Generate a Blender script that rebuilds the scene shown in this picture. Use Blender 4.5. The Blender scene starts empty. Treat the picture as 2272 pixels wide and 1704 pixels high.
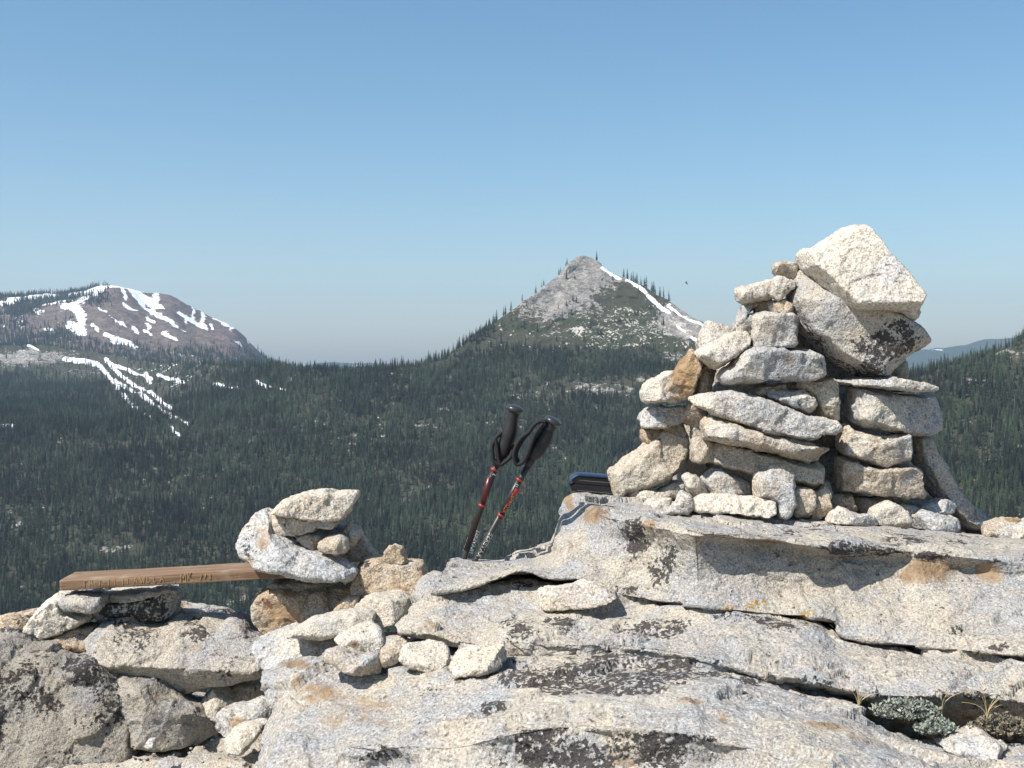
import bpy, math, random
import numpy as np
from mathutils import Vector

# ---------------------------------------------------------------- camera, sky, sun, exposure
SC = bpy.context.scene
F = 2742.5                       # focal length in photo pixels (2272 wide), about 45 degrees across
HZ = 800.0                       # photo row of the true horizon
CZ = 1.10                        # eye height over the ground at the bench
cam_d = bpy.data.cameras.new("camera"); cam = bpy.data.objects.new("camera", cam_d)
SC.collection.objects.link(cam)
cam.location = (0, 0, CZ); cam.rotation_euler = (math.pi / 2, 0, 0)
cam_d.sensor_width = 36.0; cam_d.lens = 36.0 * F / 2272.0
cam_d.shift_y = (HZ - 852.0) / 2272.0
cam_d.clip_start = 0.05; cam_d.clip_end = 60000
SC.camera = cam

TO_SUN = Vector((-0.52, -0.37, 0.80)).normalized()
SUN_EL = math.asin(TO_SUN.z)
SUN_AZ = math.atan2(TO_SUN.x, TO_SUN.y)
world = bpy.data.worlds.new("World"); SC.world = world; world.use_nodes = True
wn = world.node_tree
sky = wn.nodes.new("ShaderNodeTexSky"); sky.sky_type = 'NISHITA'; sky.sun_disc = False
sky.sun_elevation = SUN_EL; sky.sun_rotation = SUN_AZ
sky.altitude = 0; sky.air_density = 1.0; sky.dust_density = 0.9; sky.ozone_density = 2.7
bg = wn.nodes["Background"]; bg.inputs[1].default_value = 0.097
tint = wn.nodes.new("ShaderNodeHueSaturation"); tint.inputs["Hue"].default_value = 0.49; tint.inputs["Saturation"].default_value = 1.15
wn.links.new(sky.outputs[0], tint.inputs["Color"]); wn.links.new(tint.outputs[0], bg.inputs[0])
sun_d = bpy.data.lights.new("sun", 'SUN'); sun_d.energy = 5.0; sun_d.angle = math.radians(0.5)
sun_d.color = (1.0, 0.955, 0.88)
sun = bpy.data.objects.new("sun", sun_d); SC.collection.objects.link(sun)
sun.rotation_euler = (-TO_SUN).to_track_quat('-Z', 'Y').to_euler(); sun.location = (0, 0, 30)
SC.view_settings.view_transform = 'Standard'; SC.view_settings.look = 'None'
SC.view_settings.exposure = 0.52; SC.view_settings.gamma = 1.0
SC.view_settings.use_curve_mapping = False
SC.cycles.volume_bounces = 1
SC.cycles.max_bounces = 8

# ---------------------------------------------------------------- helpers
RNG = np.random.default_rng(7)
_perm = np.random.default_rng(11).permutation(256).astype(np.int32)
_perm = np.concatenate([_perm, _perm, _perm])
_g = np.random.default_rng(5).normal(size=(256, 3)); _g /= np.linalg.norm(_g, axis=1)[:, None]

def pnoise(P):
    Pi = np.floor(P).astype(np.int64); f = P - Pi; Pi &= 255
    u = f * f * f * (f * (f * 6 - 15) + 10)
    out = 0
    for dx in (0, 1):
        wx = u[:, 0] if dx else 1 - u[:, 0]
        for dy in (0, 1):
            wy = u[:, 1] if dy else 1 - u[:, 1]
            for dz in (0, 1):
                wz = u[:, 2] if dz else 1 - u[:, 2]
                h = _perm[_perm[_perm[(Pi[:, 0] + dx) & 255] + ((Pi[:, 1] + dy) & 255)] + ((Pi[:, 2] + dz) & 255)]
                g = _g[h]
                out = out + wx * wy * wz * (g[:, 0] * (f[:, 0] - dx) + g[:, 1] * (f[:, 1] - dy) + g[:, 2] * (f[:, 2] - dz))
    return out

def fbm(P, octs=4, lac=2.1, gain=0.5):
    s = 0; a = 1.0
    for i in range(octs):
        s = s + a * pnoise(P + 17.3 * i); P = P * lac; a *= gain
    return s

def facets(P, cell, tilt, clip, seed=0):
    """broken rock: every cell of a jittered lattice is a small tilted plane"""
    Q = P / cell; B = np.floor(Q).astype(np.int64); best = np.full(len(P), 1e9); out = np.zeros(len(P))
    for dx in (-1, 0, 1):
        for dy in (-1, 0, 1):
            for dz in (-1, 0, 1):
                C = B + np.array([dx, dy, dz]); h = _perm[_perm[_perm[(C[:, 0] + seed) & 255] + (C[:, 1] & 255)] + (C[:, 2] & 255)]
                pos = C + 0.5 + 0.42 * _g[h]; e = Q - pos; d = (e * e).sum(1); m = d < best
                best[m] = d[m]; out[m] = (e[m] * _g[(h[m] * 7 + 13) & 255]).sum(1)
    return np.clip(out * cell * tilt, -clip, clip)

def ray(px, py, d):
    """photo pixel and distance along the view axis -> point in the place"""
    return np.array([(px - 1136.0) / F * d, d, CZ + (HZ - py) / F * d])

def TF(ox, oy, s):
    return lambda pts: [(ox + x * s, oy + y * s) for x, y in pts]
Z1 = TF(1300, 460, 900 / 1914)
Z2 = TF(0, 1050, 1000 / 2212)
Z3 = TF(560, 1350, 740 / 2212)
Z4 = TF(950, 860, 500 / 1885)
Z5 = TF(0, 580, 700 / 2212)
Z6 = TF(850, 540, 850 / 2212)
Z7 = TF(880, 1180, 520 / 2212)
Z8 = TF(1750, 1350, 522 / 2212)

def link(o, parent=None):
    SC.collection.objects.link(o)
    if parent is not None:
        o.parent = parent
    return o

def mesh_np(name, V, faces, mat, smooth=True, attrs=None):
    """V (n,3), faces (m,k) integer array"""
    me = bpy.data.meshes.new(name)
    V = np.asarray(V, np.float32); faces = np.asarray(faces, np.int32)
    m, k = faces.shape
    me.vertices.add(len(V)); me.vertices.foreach_set("co", V.ravel())
    me.loops.add(m * k); me.loops.foreach_set("vertex_index", faces.ravel())
    me.polygons.add(m); me.polygons.foreach_set("loop_start", np.arange(0, m * k, k, dtype=np.int32))
    me.update(calc_edges=True)
    me.polygons.foreach_set("use_smooth", np.full(m, smooth))
    for an, av in (attrs or {}).items():
        a = me.attributes.new(an, 'FLOAT', 'POINT'); a.data.foreach_set("value", np.asarray(av, np.float32))
    if mat is not None:
        me.materials.append(mat)
    return me

def tag(o, label=None, cat=None, group=None, kind=None):
    if label: o["label"] = label
    if cat: o["category"] = cat
    if group: o["group"] = group
    if kind: o["kind"] = kind
    return o

def empty(name, loc, label=None, cat=None, group=None):
    o = bpy.data.objects.new(name, None); o.location = loc; o.empty_display_size = 0.05
    link(o); return tag(o, label, cat, group)

# ---------------------------------------------------------------- materials
class NT:
    def __init__(s, name):
        s.m = bpy.data.materials.new(name); s.m.use_nodes = True
        s.t = s.m.node_tree; s.p = s.t.nodes["Principled BSDF"]; s.out = s.t.nodes["Material Output"]
    def n(s, kind, **kw):
        nd = s.t.nodes.new(kind)
        for k, v in kw.items():
            setattr(nd, k, v)
        return nd
    def l(s, a, b): s.t.links.new(a, b)
    def put(s, sock, v):
        if isinstance(v, (int, float)): sock.default_value = v
        elif isinstance(v, tuple): sock.default_value = v if len(v) != 3 or sock.type == 'VECTOR' else (*v, 1)
        else: s.l(v, sock)
    def math(s, op, a, b=0.0, clamp=False):
        nd = s.n("ShaderNodeMath", operation=op); nd.use_clamp = clamp
        s.put(nd.inputs[0], a); s.put(nd.inputs[1], b); return nd.outputs[0]
    def mix(s, fac, a, b, blend='MIX'):
        nd = s.n("ShaderNodeMix", data_type='RGBA', blend_type=blend)
        s.put(nd.inputs[0], fac); s.put(nd.inputs[6], a); s.put(nd.inputs[7], b); return nd.outputs[2]
    def noise(s, vec, scale, detail=3.0, rough=0.55, dist=0.0):
        nd = s.n("ShaderNodeTexNoise"); s.l(vec, nd.inputs["Vector"])
        nd.inputs["Scale"].default_value = scale; nd.inputs["Detail"].default_value = detail
        nd.inputs["Roughness"].default_value = rough; nd.inputs["Distortion"].default_value = dist
        return nd.outputs[0]
    def ramp(s, v, lo, hi, a=0.0, b=1.0):
        nd = s.n("ShaderNodeMapRange", interpolation_type='SMOOTHSTEP')
        s.put(nd.inputs[0], v); s.put(nd.inputs[1], lo); s.put(nd.inputs[2], hi)
        nd.inputs[3].default_value = a; nd.inputs[4].default_value = b
        return nd.outputs[0]
    def attr(s, name, obj=False):
        nd = s.n("ShaderNodeAttribute", attribute_type='OBJECT' if obj else 'GEOMETRY', attribute_name=name)
        return nd.outputs["Fac"]
    def vmath(s, op, a, b):
        nd = s.n("ShaderNodeVectorMath", operation=op); s.put(nd.inputs[0], a); s.put(nd.inputs[1], b); return nd.outputs[0]
    def bump(s, h, dist, strength=1.0, normal=None):
        nd = s.n("ShaderNodeBump"); nd.inputs["Strength"].default_value = strength
        nd.inputs["Distance"].default_value = dist; s.l(h, nd.inputs["Height"])
        if normal is not None: s.l(normal, nd.inputs["Normal"])
        return nd.outputs[0]

def simple(name, col, rough=0.6, metal=0.0, spec=0.5, var=0.0, vscale=60.0, bump=0.0):
    t = NT(name); t.p.inputs["Roughness"].default_value = rough; t.p.inputs["Metallic"].default_value = metal
    t.p.inputs["Specular IOR Level"].default_value = spec
    tc = t.n("ShaderNodeTexCoord").outputs["Object"]
    nz = t.noise(tc, vscale, 4)
    c2 = tuple(max(0, c * (1 - var)) for c in col); c1 = tuple(min(1, c * (1 + var)) for c in col)
    t.l(t.mix(nz, c2, c1), t.p.inputs["Base Color"])
    if bump: t.l(t.bump(nz, bump), t.p.inputs["Normal"])
    return t.m

def granite():
    """weathered granodiorite: pale grains, iron stain, dark crustose lichen.
    object values: tone, stain, lichen; point values: lich, rust, pale"""
    t = NT("granite")
    tc = t.n("ShaderNodeTexCoord").outputs["Object"]
    rnd = t.n("ShaderNodeObjectInfo").outputs["Random"]
    off = t.n("ShaderNodeCombineXYZ")
    for i, k in enumerate((37.0, 53.0, 71.0)):
        t.l(t.math('MULTIPLY', rnd, k), off.inputs[i])
    v = t.vmath('ADD', tc, off.outputs[0])
    sc = t.n("ShaderNodeVectorMath", operation='SCALE'); t.l(v, sc.inputs[0]); t.l(t.math('ADD', 0.72, t.math('MULTIPLY', rnd, 0.6)), sc.inputs["Scale"]); vg = sc.outputs[0]
    warm_o = t.attr("warm", True); tone = t.attr("tone", True); stain = t.attr("stain", True); lich_o = t.attr("lichen", True)
    lich_v = t.attr("lich"); rust_v = t.attr("rust"); pale_v = t.attr("pale"); ylw_v = t.attr("ylw")
    # grain
    g1 = t.noise(vg, 225, 2.5, 0.6); g2 = t.noise(vg, 85, 3, 0.6); g3 = t.noise(v, 5.5, 5, 0.6); g4 = t.noise(v, 26, 4, 0.62); g5 = t.noise(v, 12, 5, 0.62, 0.4)
    warm = t.math('ADD', t.math('ADD', g3, warm_o), t.math('ADD', t.math('MULTIPLY', t.math('SUBTRACT', rnd, 0.5), 0.14), t.math('MULTIPLY', stain, 0.08)))
    base = t.mix(t.ramp(warm, 0.43, 0.60), (0.45, 0.455, 0.46), (0.63, 0.57, 0.47))
    base = t.mix(t.ramp(g5, 0.50, 0.68, 0, 0.55), base, (0.70, 0.66, 0.59))
    wash = t.ramp(t.math('ADD', g5, t.math('MULTIPLY', stain, 0.12)), 0.66, 0.42, 0, 1)
    base = t.mix(t.math('MULTIPLY', t.math('SUBTRACT', 1.0, wash), t.math('ADD', 0.05, t.math('MULTIPLY', stain, 0.72)), True), base, (0.47, 0.335, 0.20))
    base = t.mix(t.ramp(g4, 0.44, 0.30, 0, 0.55), base, (0.30, 0.28, 0.25))
    base = t.mix(t.ramp(g1, 0.51, 0.67, 0, 0.60), base, (0.86, 0.845, 0.81))
    base = t.mix(t.ramp(g1, 0.47, 0.33, 0, 0.66), base, (0.14, 0.13, 0.12))
    base = t.mix(t.ramp(g2, 0.46, 0.33, 0, 0.50), base, (0.22, 0.19, 0.155))
    pits = t.noise(v, 40, 2, 0.5)
    base = t.mix(t.ramp(pits, 0.33, 0.25, 0, 0.7), base, (0.12, 0.09, 0.065))
    # iron stain
    s1 = t.noise(v, 13, 6, 0.68, 0.5)
    thr = t.math('SUBTRACT', 0.86, t.math('ADD', t.math('MULTIPLY', stain, 0.22), t.math('MULTIPLY', rust_v, 0.50)))
    sm = t.ramp(t.math('ADD', s1, t.math('MULTIPLY', t.math('SUBTRACT', g2, 0.5), 0.45)), thr, t.math('ADD', thr, 0.30), 0, 0.85)
    rustc = t.mix(t.ramp(g4, 0.35, 0.65), (0.24, 0.135, 0.065), (0.43, 0.29, 0.155))
    base = t.mix(sm, base, rustc)
    s2 = t.noise(v, 19, 4, 0.6, 0.5)
    base = t.mix(t.ramp(t.math('ADD', s2, t.math('MULTIPLY', stain, 0.10)), 0.74, 0.79, 0, 0.8), base, (0.20, 0.085, 0.04))
    # pale crust
    base = t.mix(t.math('MULTIPLY', pale_v, t.ramp(g4, 0.3, 0.6)), base, (0.72, 0.66, 0.54))
    # yellow lichen
    base = t.mix(t.math('MULTIPLY', t.ramp(ylw_v, 0.2, 0.6), t.ramp(t.noise(v, 60, 5, 0.65), 0.50, 0.56)), base, (0.42, 0.25, 0.04))
    # black lichen, in crusts with a broken outline
    l1 = t.noise(v, 105, 4, 0.6, 0.1); l2 = t.noise(v, 5.0, 3, 0.5)
    l0 = t.noise(v, 24, 4, 0.6)
    lt = t.math('ADD', t.math('MULTIPLY', l1, 0.62), t.math('MULTIPLY', l0, 0.38))
    lich_v = t.math('MULTIPLY', lich_v, t.ramp(t.noise(v, 10, 4, 0.6), 0.34, 0.66, 0.45, 1.15))
    amt = t.math('ADD', t.math('MULTIPLY', lich_v, 0.37),
                 t.math('MULTIPLY', lich_o, t.ramp(l2, 0.42, 0.66, 0.0, 0.28)))
    amt = t.math('MINIMUM', amt, 0.28)
    lth = t.math('SUBTRACT', 0.72, amt)
    lm = t.ramp(lt, lth, t.math('ADD', lth, 0.05), 0, 0.9)
    base = t.mix(lm, base, t.mix(g1, (0.016, 0.015, 0.016), (0.060, 0.053, 0.052)))
    # tone of the single stone
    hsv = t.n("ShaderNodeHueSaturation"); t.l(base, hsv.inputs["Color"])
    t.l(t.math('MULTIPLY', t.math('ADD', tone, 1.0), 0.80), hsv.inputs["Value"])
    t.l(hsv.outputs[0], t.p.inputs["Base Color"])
    t.p.inputs["Roughness"].default_value = 0.92; t.p.inputs["Specular IOR Level"].default_value = 0.25
    h = t.math('ADD', t.math('MULTIPLY', g1, 0.40), t.math('ADD', t.math('MULTIPLY', g2, 0.8), t.math('MULTIPLY', g4, 1.0)))
    h = t.math('ADD', h, t.math('MULTIPLY', t.ramp(pits, 0.31, 0.22), -0.6))
    t.l(t.bump(h, 0.0075, 1.0), t.p.inputs["Normal"])
    return t.m
M_GRAN = granite()

# ---------------------------------------------------------------- stones: distance field -> surface nets
def poly_sdf(px, pz, poly):
    """signed distance (negative inside) of grid points to a polygon"""
    P = np.stack([px.ravel(), pz.ravel()], 1); n = len(poly); best = np.full(len(P), 1e9); ins = np.zeros(len(P), bool)
    for i in range(n):
        a = poly[i]; b = poly[(i + 1) % n]; e = b - a; w = P - a
        tt = np.clip((w @ e) / max(e @ e, 1e-12), 0, 1)
        dd = w - tt[:, None] * e; best = np.minimum(best, (dd ** 2).sum(1))
        c = ((a[1] <= P[:, 1]) != (b[1] <= P[:, 1]))
        with np.errstate(divide='ignore', invalid='ignore'):
            xi = a[0] + (P[:, 1] - a[1]) / (b[1] - a[1]) * e[0]
        ins ^= c & (P[:, 0] < xi)
    d = np.sqrt(best); d[ins] *= -1
    return d.reshape(px.shape)

def smax(a, b, k):
    h = np.clip(0.5 + 0.5 * (a - b) / k, 0, 1)
    return b * (1 - h) + a * h + k * h * (1 - h)

def surface_nets(Fv, org, h):
    ins = Fv < 0; nx, ny, nz = Fv.shape
    cs = (nx - 1, ny - 1, nz - 1)
    acc = np.zeros(cs + (3,)); cnt = np.zeros(cs)
    for ax in range(3):
        o1, o2 = [k for k in range(3) if k != ax]
        sl0 = [slice(None)] * 3; sl1 = [slice(None)] * 3
        sl0[ax] = slice(0, -1); sl1[ax] = slice(1, None)
        f0 = Fv[tuple(sl0)]; f1 = Fv[tuple(sl1)]; cr = (f0 < 0) != (f1 < 0)
        tt = np.where(cr, f0 / np.where(cr, f0 - f1, 1), 0)
        for d1 in (0, 1):
            for d2 in (0, 1):
                s = [slice(None)] * 3
                s[o1] = slice(d1, d1 + cs[o1]); s[o2] = slice(d2, d2 + cs[o2]); s = tuple(s)
                c = cr[s]; acc[..., ax] += np.where(c, tt[s], 0)
                acc[..., o1] += c * d1; acc[..., o2] += c * d2; cnt += c
    act = cnt > 0; idx = -np.ones(cs, np.int64); idx[act] = np.arange(act.sum())
    I = np.argwhere(act); V = (I + acc[act] / cnt[act][:, None]) * h + org
    quads = []
    for ax in range(3):
        o1, o2 = (ax + 1) % 3, (ax + 2) % 3
        sl0 = [slice(None)] * 3; sl1 = [slice(None)] * 3
        sl0[ax] = slice(0, -1); sl1[ax] = slice(1, None)
        a = ins[tuple(sl0)]; b = ins[tuple(sl1)]; E = np.argwhere(a != b)
        E = E[(E[:, o1] > 0) & (E[:, o2] > 0) & (E[:, o1] < cs[o1]) & (E[:, o2] < cs[o2])]
        if not len(E): continue
        fl = a[tuple(E.T)]
        def at(da, db):
            q = E.copy(); q[:, o1] -= da; q[:, o2] -= db; return idx[tuple(q.T)]
        q = np.stack([at(1, 1), at(0, 1), at(0, 0), at(1, 0)], 1)
        q[~fl] = q[~fl][:, ::-1]; quads.append(q)
    return V, np.concatenate(quads)

def vnormals(V, Q):
    a = V[Q[:, 2]] - V[Q[:, 0]]; b = V[Q[:, 3]] - V[Q[:, 1]]
    fn = np.cross(a, b); N = np.zeros_like(V)
    for k in range(4): np.add.at(N, Q[:, k], fn)
    return N / np.maximum(np.linalg.norm(N, axis=1), 1e-12)[:, None]

STONE_COUNT = [0]
def stone(name, outline, d, T, parent=None, pitch=0.15, yaw=0.0, res=0.0044, rnd=0.11, cuts=7, rough=1.0,
          inset=0.13, seed=None, tone=0.0, stain=0.30, lichen=0.0, label=None, cat=None, group=None, spots=(), extra=(), warm=0.0):
    """a solid stone. outline: its silhouette seen from the front (photo pixels), d: distance of its middle,
    T: depth front to back (m), pitch/yaw: lean of the front face, spots: (px,py,rx,ry,kind,amount)"""
    STONE_COUNT[0] += 1
    seed = STONE_COUNT[0] * 13 + 1 if seed is None else seed
    if stain >= 0.4: stain *= 1.45
    rg = np.random.default_rng(seed)
    pts = np.array(outline, float)
    cx = (pts[:, 0].min() + pts[:, 0].max()) / 2; by = pts[:, 1].max()
    org = ray(cx, by, d)                                  # base centre
    U = (pts[:, 0] - cx) / F * d; W = (by - pts[:, 1]) / F * d
    poly = np.stack([U, W], 1)
    # chamfer the traced corners a little (one corner-cutting pass)
    nx_ = np.roll(poly, -1, 0); poly = np.stack([poly * .93 + nx_ * .07, poly * .07 + nx_ * .93], 1).reshape(-1, 2)
    lo = poly.min(0); hi = poly.max(0); size = max(hi - lo)
    small = min(min(hi - lo), T)
    h = max(res, size / 130.0); h = min(h, small / 9.0)
    pad = 4 * h
    sh = abs(pitch) * (hi[1] - lo[1]) / 2 + abs(yaw) * (hi[0] - lo[0]) / 2
    gu = np.arange(lo[0] - pad, hi[0] + pad, h); gw = np.arange(lo[1] - pad, hi[1] + pad, h)
    gv = np.arange(-T / 2 - sh - pad, T / 2 + sh + pad, h)
    uu, ww = np.meshgrid(gu, gw, indexing='ij')
    d2 = poly_sdf(uu, ww, poly)
    cu, cw = (lo + hi) / 2
    Ug, Vg, Wg = np.meshgrid(gu, gv, gw, indexing='ij')
    D2 = d2[:, None, :]
    vs = Vg - pitch * (Wg - cw) - yaw * (Ug - cu)         # leaned depth
    q = np.clip(np.abs(vs) / (T / 2), 0, 1.3)
    ins_amt = inset * small * np.where(vs < 0, 0.75 * q + 0.25 * q ** 3, q ** 2.0)
    k = 0.28 * rnd * small
    f = smax(D2 + ins_amt - (0.25 * k + 0.0012), np.abs(vs) - T / 2, k)
    for i in range(cuts):                                 # broken corners
        a = rg.normal(size=3); a[1] = -abs(a[1]) * .6 - (1.1 if i % 2 == 0 else 0.6); a[0] *= 0.9; a[2] *= 0.9; a /= np.linalg.norm(a)
        sup = (np.abs(a[0]) * (hi[0] - lo[0]) / 2 + np.abs(a[1]) * T / 2 + np.abs(a[2]) * (hi[1] - lo[1]) / 2)
        offc = sup * (rg.uniform(0.42, 0.60) if i % 2 == 0 else rg.uniform(0.60, 0.76))
        pl = a[0] * (Ug - cu) + a[1] * vs + a[2] * (Wg - cw) - offc
        f = smax(f, pl, 0.012 * small)
    for (a, off) in extra:                                # chosen faces: normal (u,v,w), offset as a fraction of half size
        a = np.array(a, float); a /= np.linalg.norm(a)
        sup = (np.abs(a[0]) * (hi[0] - lo[0]) / 2 + np.abs(a[1]) * T / 2 + np.abs(a[2]) * (hi[1] - lo[1]) / 2)
        f = smax(f, a[0] * (Ug - cu) + a[1] * vs + a[2] * (Wg - cw) - off * sup, 0.015 * small)
    V, Q = surface_nets(f, np.array([gu[0], gv[0], gw[0]]), h)
    Vw = V + org
    N = vnormals(V, Q)
    ph = rg.uniform(0, 90, 3)
    # flake scars: tilted facets in random cells, then rough break texture
    ns = 22; sd = V[rg.integers(0, len(V), ns)]; gd = rg.normal(size=(ns, 3)) * 0.10
    wv = V + 0.05 * small * np.stack([pnoise(V / (0.25 * size) + ph + j * 7) for j in range(3)], 1)
    dist = ((wv[:, None, :] - sd[None]) ** 2).sum(2); ci = dist.argmin(1)
    fac = ((V - sd[ci]) * gd[ci]).sum(1)
    fac = np.clip(fac, -0.022 * small, 0.022 * small)
    wv2 = V + 0.006 * np.stack([pnoise(V / 0.02 + ph + j * 7) for j in range(3)], 1)
    disp = fac * rough + rough * (facets(wv2 + ph, 0.055, 0.14, 0.0022, seed) + facets(wv2 + ph, 0.019, 0.15, 0.0008, seed + 5))
    disp += rough * (0.022 * small * fbm(V / (0.33 * size) + ph, 3) + 0.0018 * fbm(V / 0.03 + ph, 3) + 0.0009 * fbm(V / 0.010 + ph, 2))
    V = V + N * disp[:, None]
    attrs = {}
    if spots:
        pr = V + org
        qx = 1136 + pr[:, 0] / pr[:, 1] * F; qy = HZ - (pr[:, 2] - CZ) / pr[:, 1] * F
        for (sx, sy, rx, ry, kind, amt) in spots:
            e = np.exp(-(((qx - sx) / rx) ** 2 + ((qy - sy) / ry) ** 2) ** 1.5) * amt
            attrs[kind] = np.maximum(attrs.get(kind, 0), e)
    me = mesh_np(name, V, Q, M_GRAN, True, attrs)
    o = bpy.data.objects.new(name, me)
    base = Vector(org)
    o.location = base - (parent.location if parent else Vector((0, 0, 0)))
    link(o, parent)
    o["tone"] = float(tone + rg.uniform(-0.05, 0.05)); o["stain"] = float(stain); o["warm"] = float(warm); o["lichen"] = float(lichen)
    tag(o, label, cat, group)
    return o

# ---------------------------------------------------------------- lofted rock masses and land
def pchip_slopes(Y):
    """Y (n,...) with unit spacing"""
    dl = np.diff(Y, axis=0); m = np.zeros_like(Y)
    a, b = dl[:-1], dl[1:]
    same = (a * b) > 0
    with np.errstate(divide='ignore', invalid='ignore'):
        hm = np.where(same, 2 * a * b / np.where(same, a + b, 1), 0)
    m[1:-1] = 0.5 * hm + 0.5 * np.where(same, hm, 0.12 * (a + b)); m[0] = dl[0]; m[-1] = dl[-1]
    return m

def resample(Y, counts, cubic=1.0):
    """cubic through Y along axis 0 with counts[i] steps in the i-th gap"""
    m = pchip_slopes(Y); out = []
    for i, c in enumerate(counts):
        t = (np.arange(c) / c).reshape((-1,) + (1,) * (Y.ndim - 1))
        h00 = 2 * t**3 - 3 * t**2 + 1; h10 = t**3 - 2 * t**2 + t; h01 = -2 * t**3 + 3 * t**2; h11 = t**3 - t**2
        out.append(cubic * (h00 * Y[i] + h10 * m[i] + h01 * Y[i + 1] + h11 * m[i + 1]) + (1 - cubic) * ((1 - t) * Y[i] + t * Y[i + 1]))
    out.append(Y[-1:])
    return np.concatenate(out, 0)

def grid_faces(nu, nv):
    i = np.arange((nu - 1) * (nv - 1)); a = (i // (nv - 1)) * nv + i % (nv - 1)
    return np.stack([a, a + 1, a + nv + 1, a + nv], 1)

def sstep_(x, a, b):
    t = np.clip((x - a) / (b - a), 0, 1); return t * t * (3 - 2 * t)

def loft(name, cols, res, mat, spots=(), grooves=(), amp=1.0, seed=1, maxn=60):
    """cols: list of columns, each the same number of (px,py,d) points from the hidden back over the top to the foot"""
    cols = list(cols) + [[(px + 900 * k, py + 45 * k, d) for px, py, d in cols[-1]] for k in (1, 2)]      # the rock runs on to the right
    C = np.array([[ray(*p) for p in c] for c in cols])            # (cols, rows, 3)
    lu = np.linalg.norm(np.diff(C, axis=0), axis=2).mean(1); lv = np.linalg.norm(np.diff(C, axis=1), axis=2).mean(0)
    cu = [int(np.clip(math.ceil(x / res), 2, maxn * 3)) for x in lu]; cv = [int(np.clip(math.ceil(x / res), 2, maxn)) for x in lv]
    G = resample(C, cu); G = np.swapaxes(resample(np.swapaxes(G, 0, 1), cv, 0.25), 0, 1)
    nu, nv = G.shape[:2]; V = G.reshape(-1, 3); Q = grid_faces(nu, nv)
    N = vnormals(V, Q)
    # keep normals towards the viewer's side / up
    s = np.sign((N * (np.array([0, -0.6, 0.8]))).sum(1).mean()); 
    if s < 0: Q = Q[:, ::-1]; N = -N
    ph = np.array([3.1, 8.7, 5.2]) * seed
    S = V * np.array([1, 1, 1.9])
    wv = V + 0.02 * np.stack([pnoise(V / 0.06 + ph + j * 7) for j in range(3)], 1)
    disp = 0.016 * fbm(S / 0.24 + ph, 3) + 0.004 * fbm(S / 0.06 + ph, 3) + 0.0018 * fbm(V / 0.02 + ph, 3)
    disp += facets(wv * np.array([.7, 1, 1.4]), 0.17, 0.20, 0.016, seed) + facets(wv, 0.06, 0.15, 0.004, seed + 3) + facets(wv, 0.02, 0.14, 0.0010, seed + 8)
    rg = np.random.default_rng(seed); ns = 70
    sd = V[rg.integers(0, len(V), ns)]; gd = rg.normal(size=(ns, 3)) * 0.05
    wv = V + 0.03 * np.stack([pnoise(V / 0.09 + ph + j * 7) for j in range(3)], 1)
    best = np.full(len(V), 1e9); ci = np.zeros(len(V), int)
    for j in range(ns):
        dj = ((wv - sd[j]) ** 2).sum(1); mk = dj < best; best[mk] = dj[mk]; ci[mk] = j
    disp += np.clip(((V - sd[ci]) * gd[ci]).sum(1), -0.007, 0.007)
    for sp, dp_, kk in ((0.06, 0.009, 0),):            # thin exfoliation steps
        tt = (V[:, 2] + 0.35 * sp * V[:, 0] + 0.9 * sp * fbm(V / 0.25 + kk, 3)) / sp; fr = tt - np.floor(tt)
        mk = sstep_(pnoise(V / 0.21 + 31 + kk), -0.05, 0.25)
        disp += dp_ * mk * (np.minimum(fr / 0.65, (1 - fr) / 0.35) - 0.5)
    qx = 1136 + V[:, 0] / V[:, 1] * F; qy = HZ - (V[:, 2] - CZ) / V[:, 1] * F
    wx = qx + 5 * pnoise(V / 0.03 + 4) ; wy = qy + 5 * pnoise(V / 0.03 + 9)
    for (pl, wd, dep) in grooves:
        dm = np.full(len(V), 1e9)
        for (x0, y0), (x1, y1) in zip(pl[:-1], pl[1:]):
            ex, ey = x1 - x0, y1 - y0; tt = np.clip(((wx - x0) * ex + (wy - y0) * ey) / (ex * ex + ey * ey), 0, 1)
            dm = np.minimum(dm, np.hypot(wx - x0 - tt * ex, wy - y0 - tt * ey))
        disp -= dep * np.exp(-(dm / wd) ** 2)
    V = V + N * (disp * amp)[:, None]
    attrs = {}
    for (sx, sy, rx, ry, kind, am) in spots:
        e = np.exp(-(((qx - sx) / rx) ** 2 + ((qy - sy) / ry) ** 2) ** 1.5) * am
        attrs[kind] = np.maximum(attrs.get(kind, 0), e * (1.22 if kind in ('lich', 'rust') else 1.0))
    o = bpy.data.objects.new(name, mesh_np(name, V, Q, mat, True, attrs)); link(o)
    o["tone"] = -0.17; o["stain"] = 0.36; o["lichen"] = 0.35
    return o
# ---------------------------------------------------------------- the land: valley, peak, mountain, far ridge
def seg_dist(qx, qy, pl):
    dm = np.full(qx.shape, 1e9)
    for (x0, y0), (x1, y1) in zip(pl[:-1], pl[1:]):
        ex, ey = x1 - x0, y1 - y0; tt = np.clip(((qx - x0) * ex + (qy - y0) * ey) / (ex * ex + ey * ey + 1e-9), 0, 1)
        dm = np.minimum(dm, np.hypot(qx - x0 - tt * ex, qy - y0 - tt * ey))
    return dm

def sstep(x, a, b):
    t = np.clip((x - a) / (b - a), 0, 1); return t * t * (3 - 2 * t)

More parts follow.
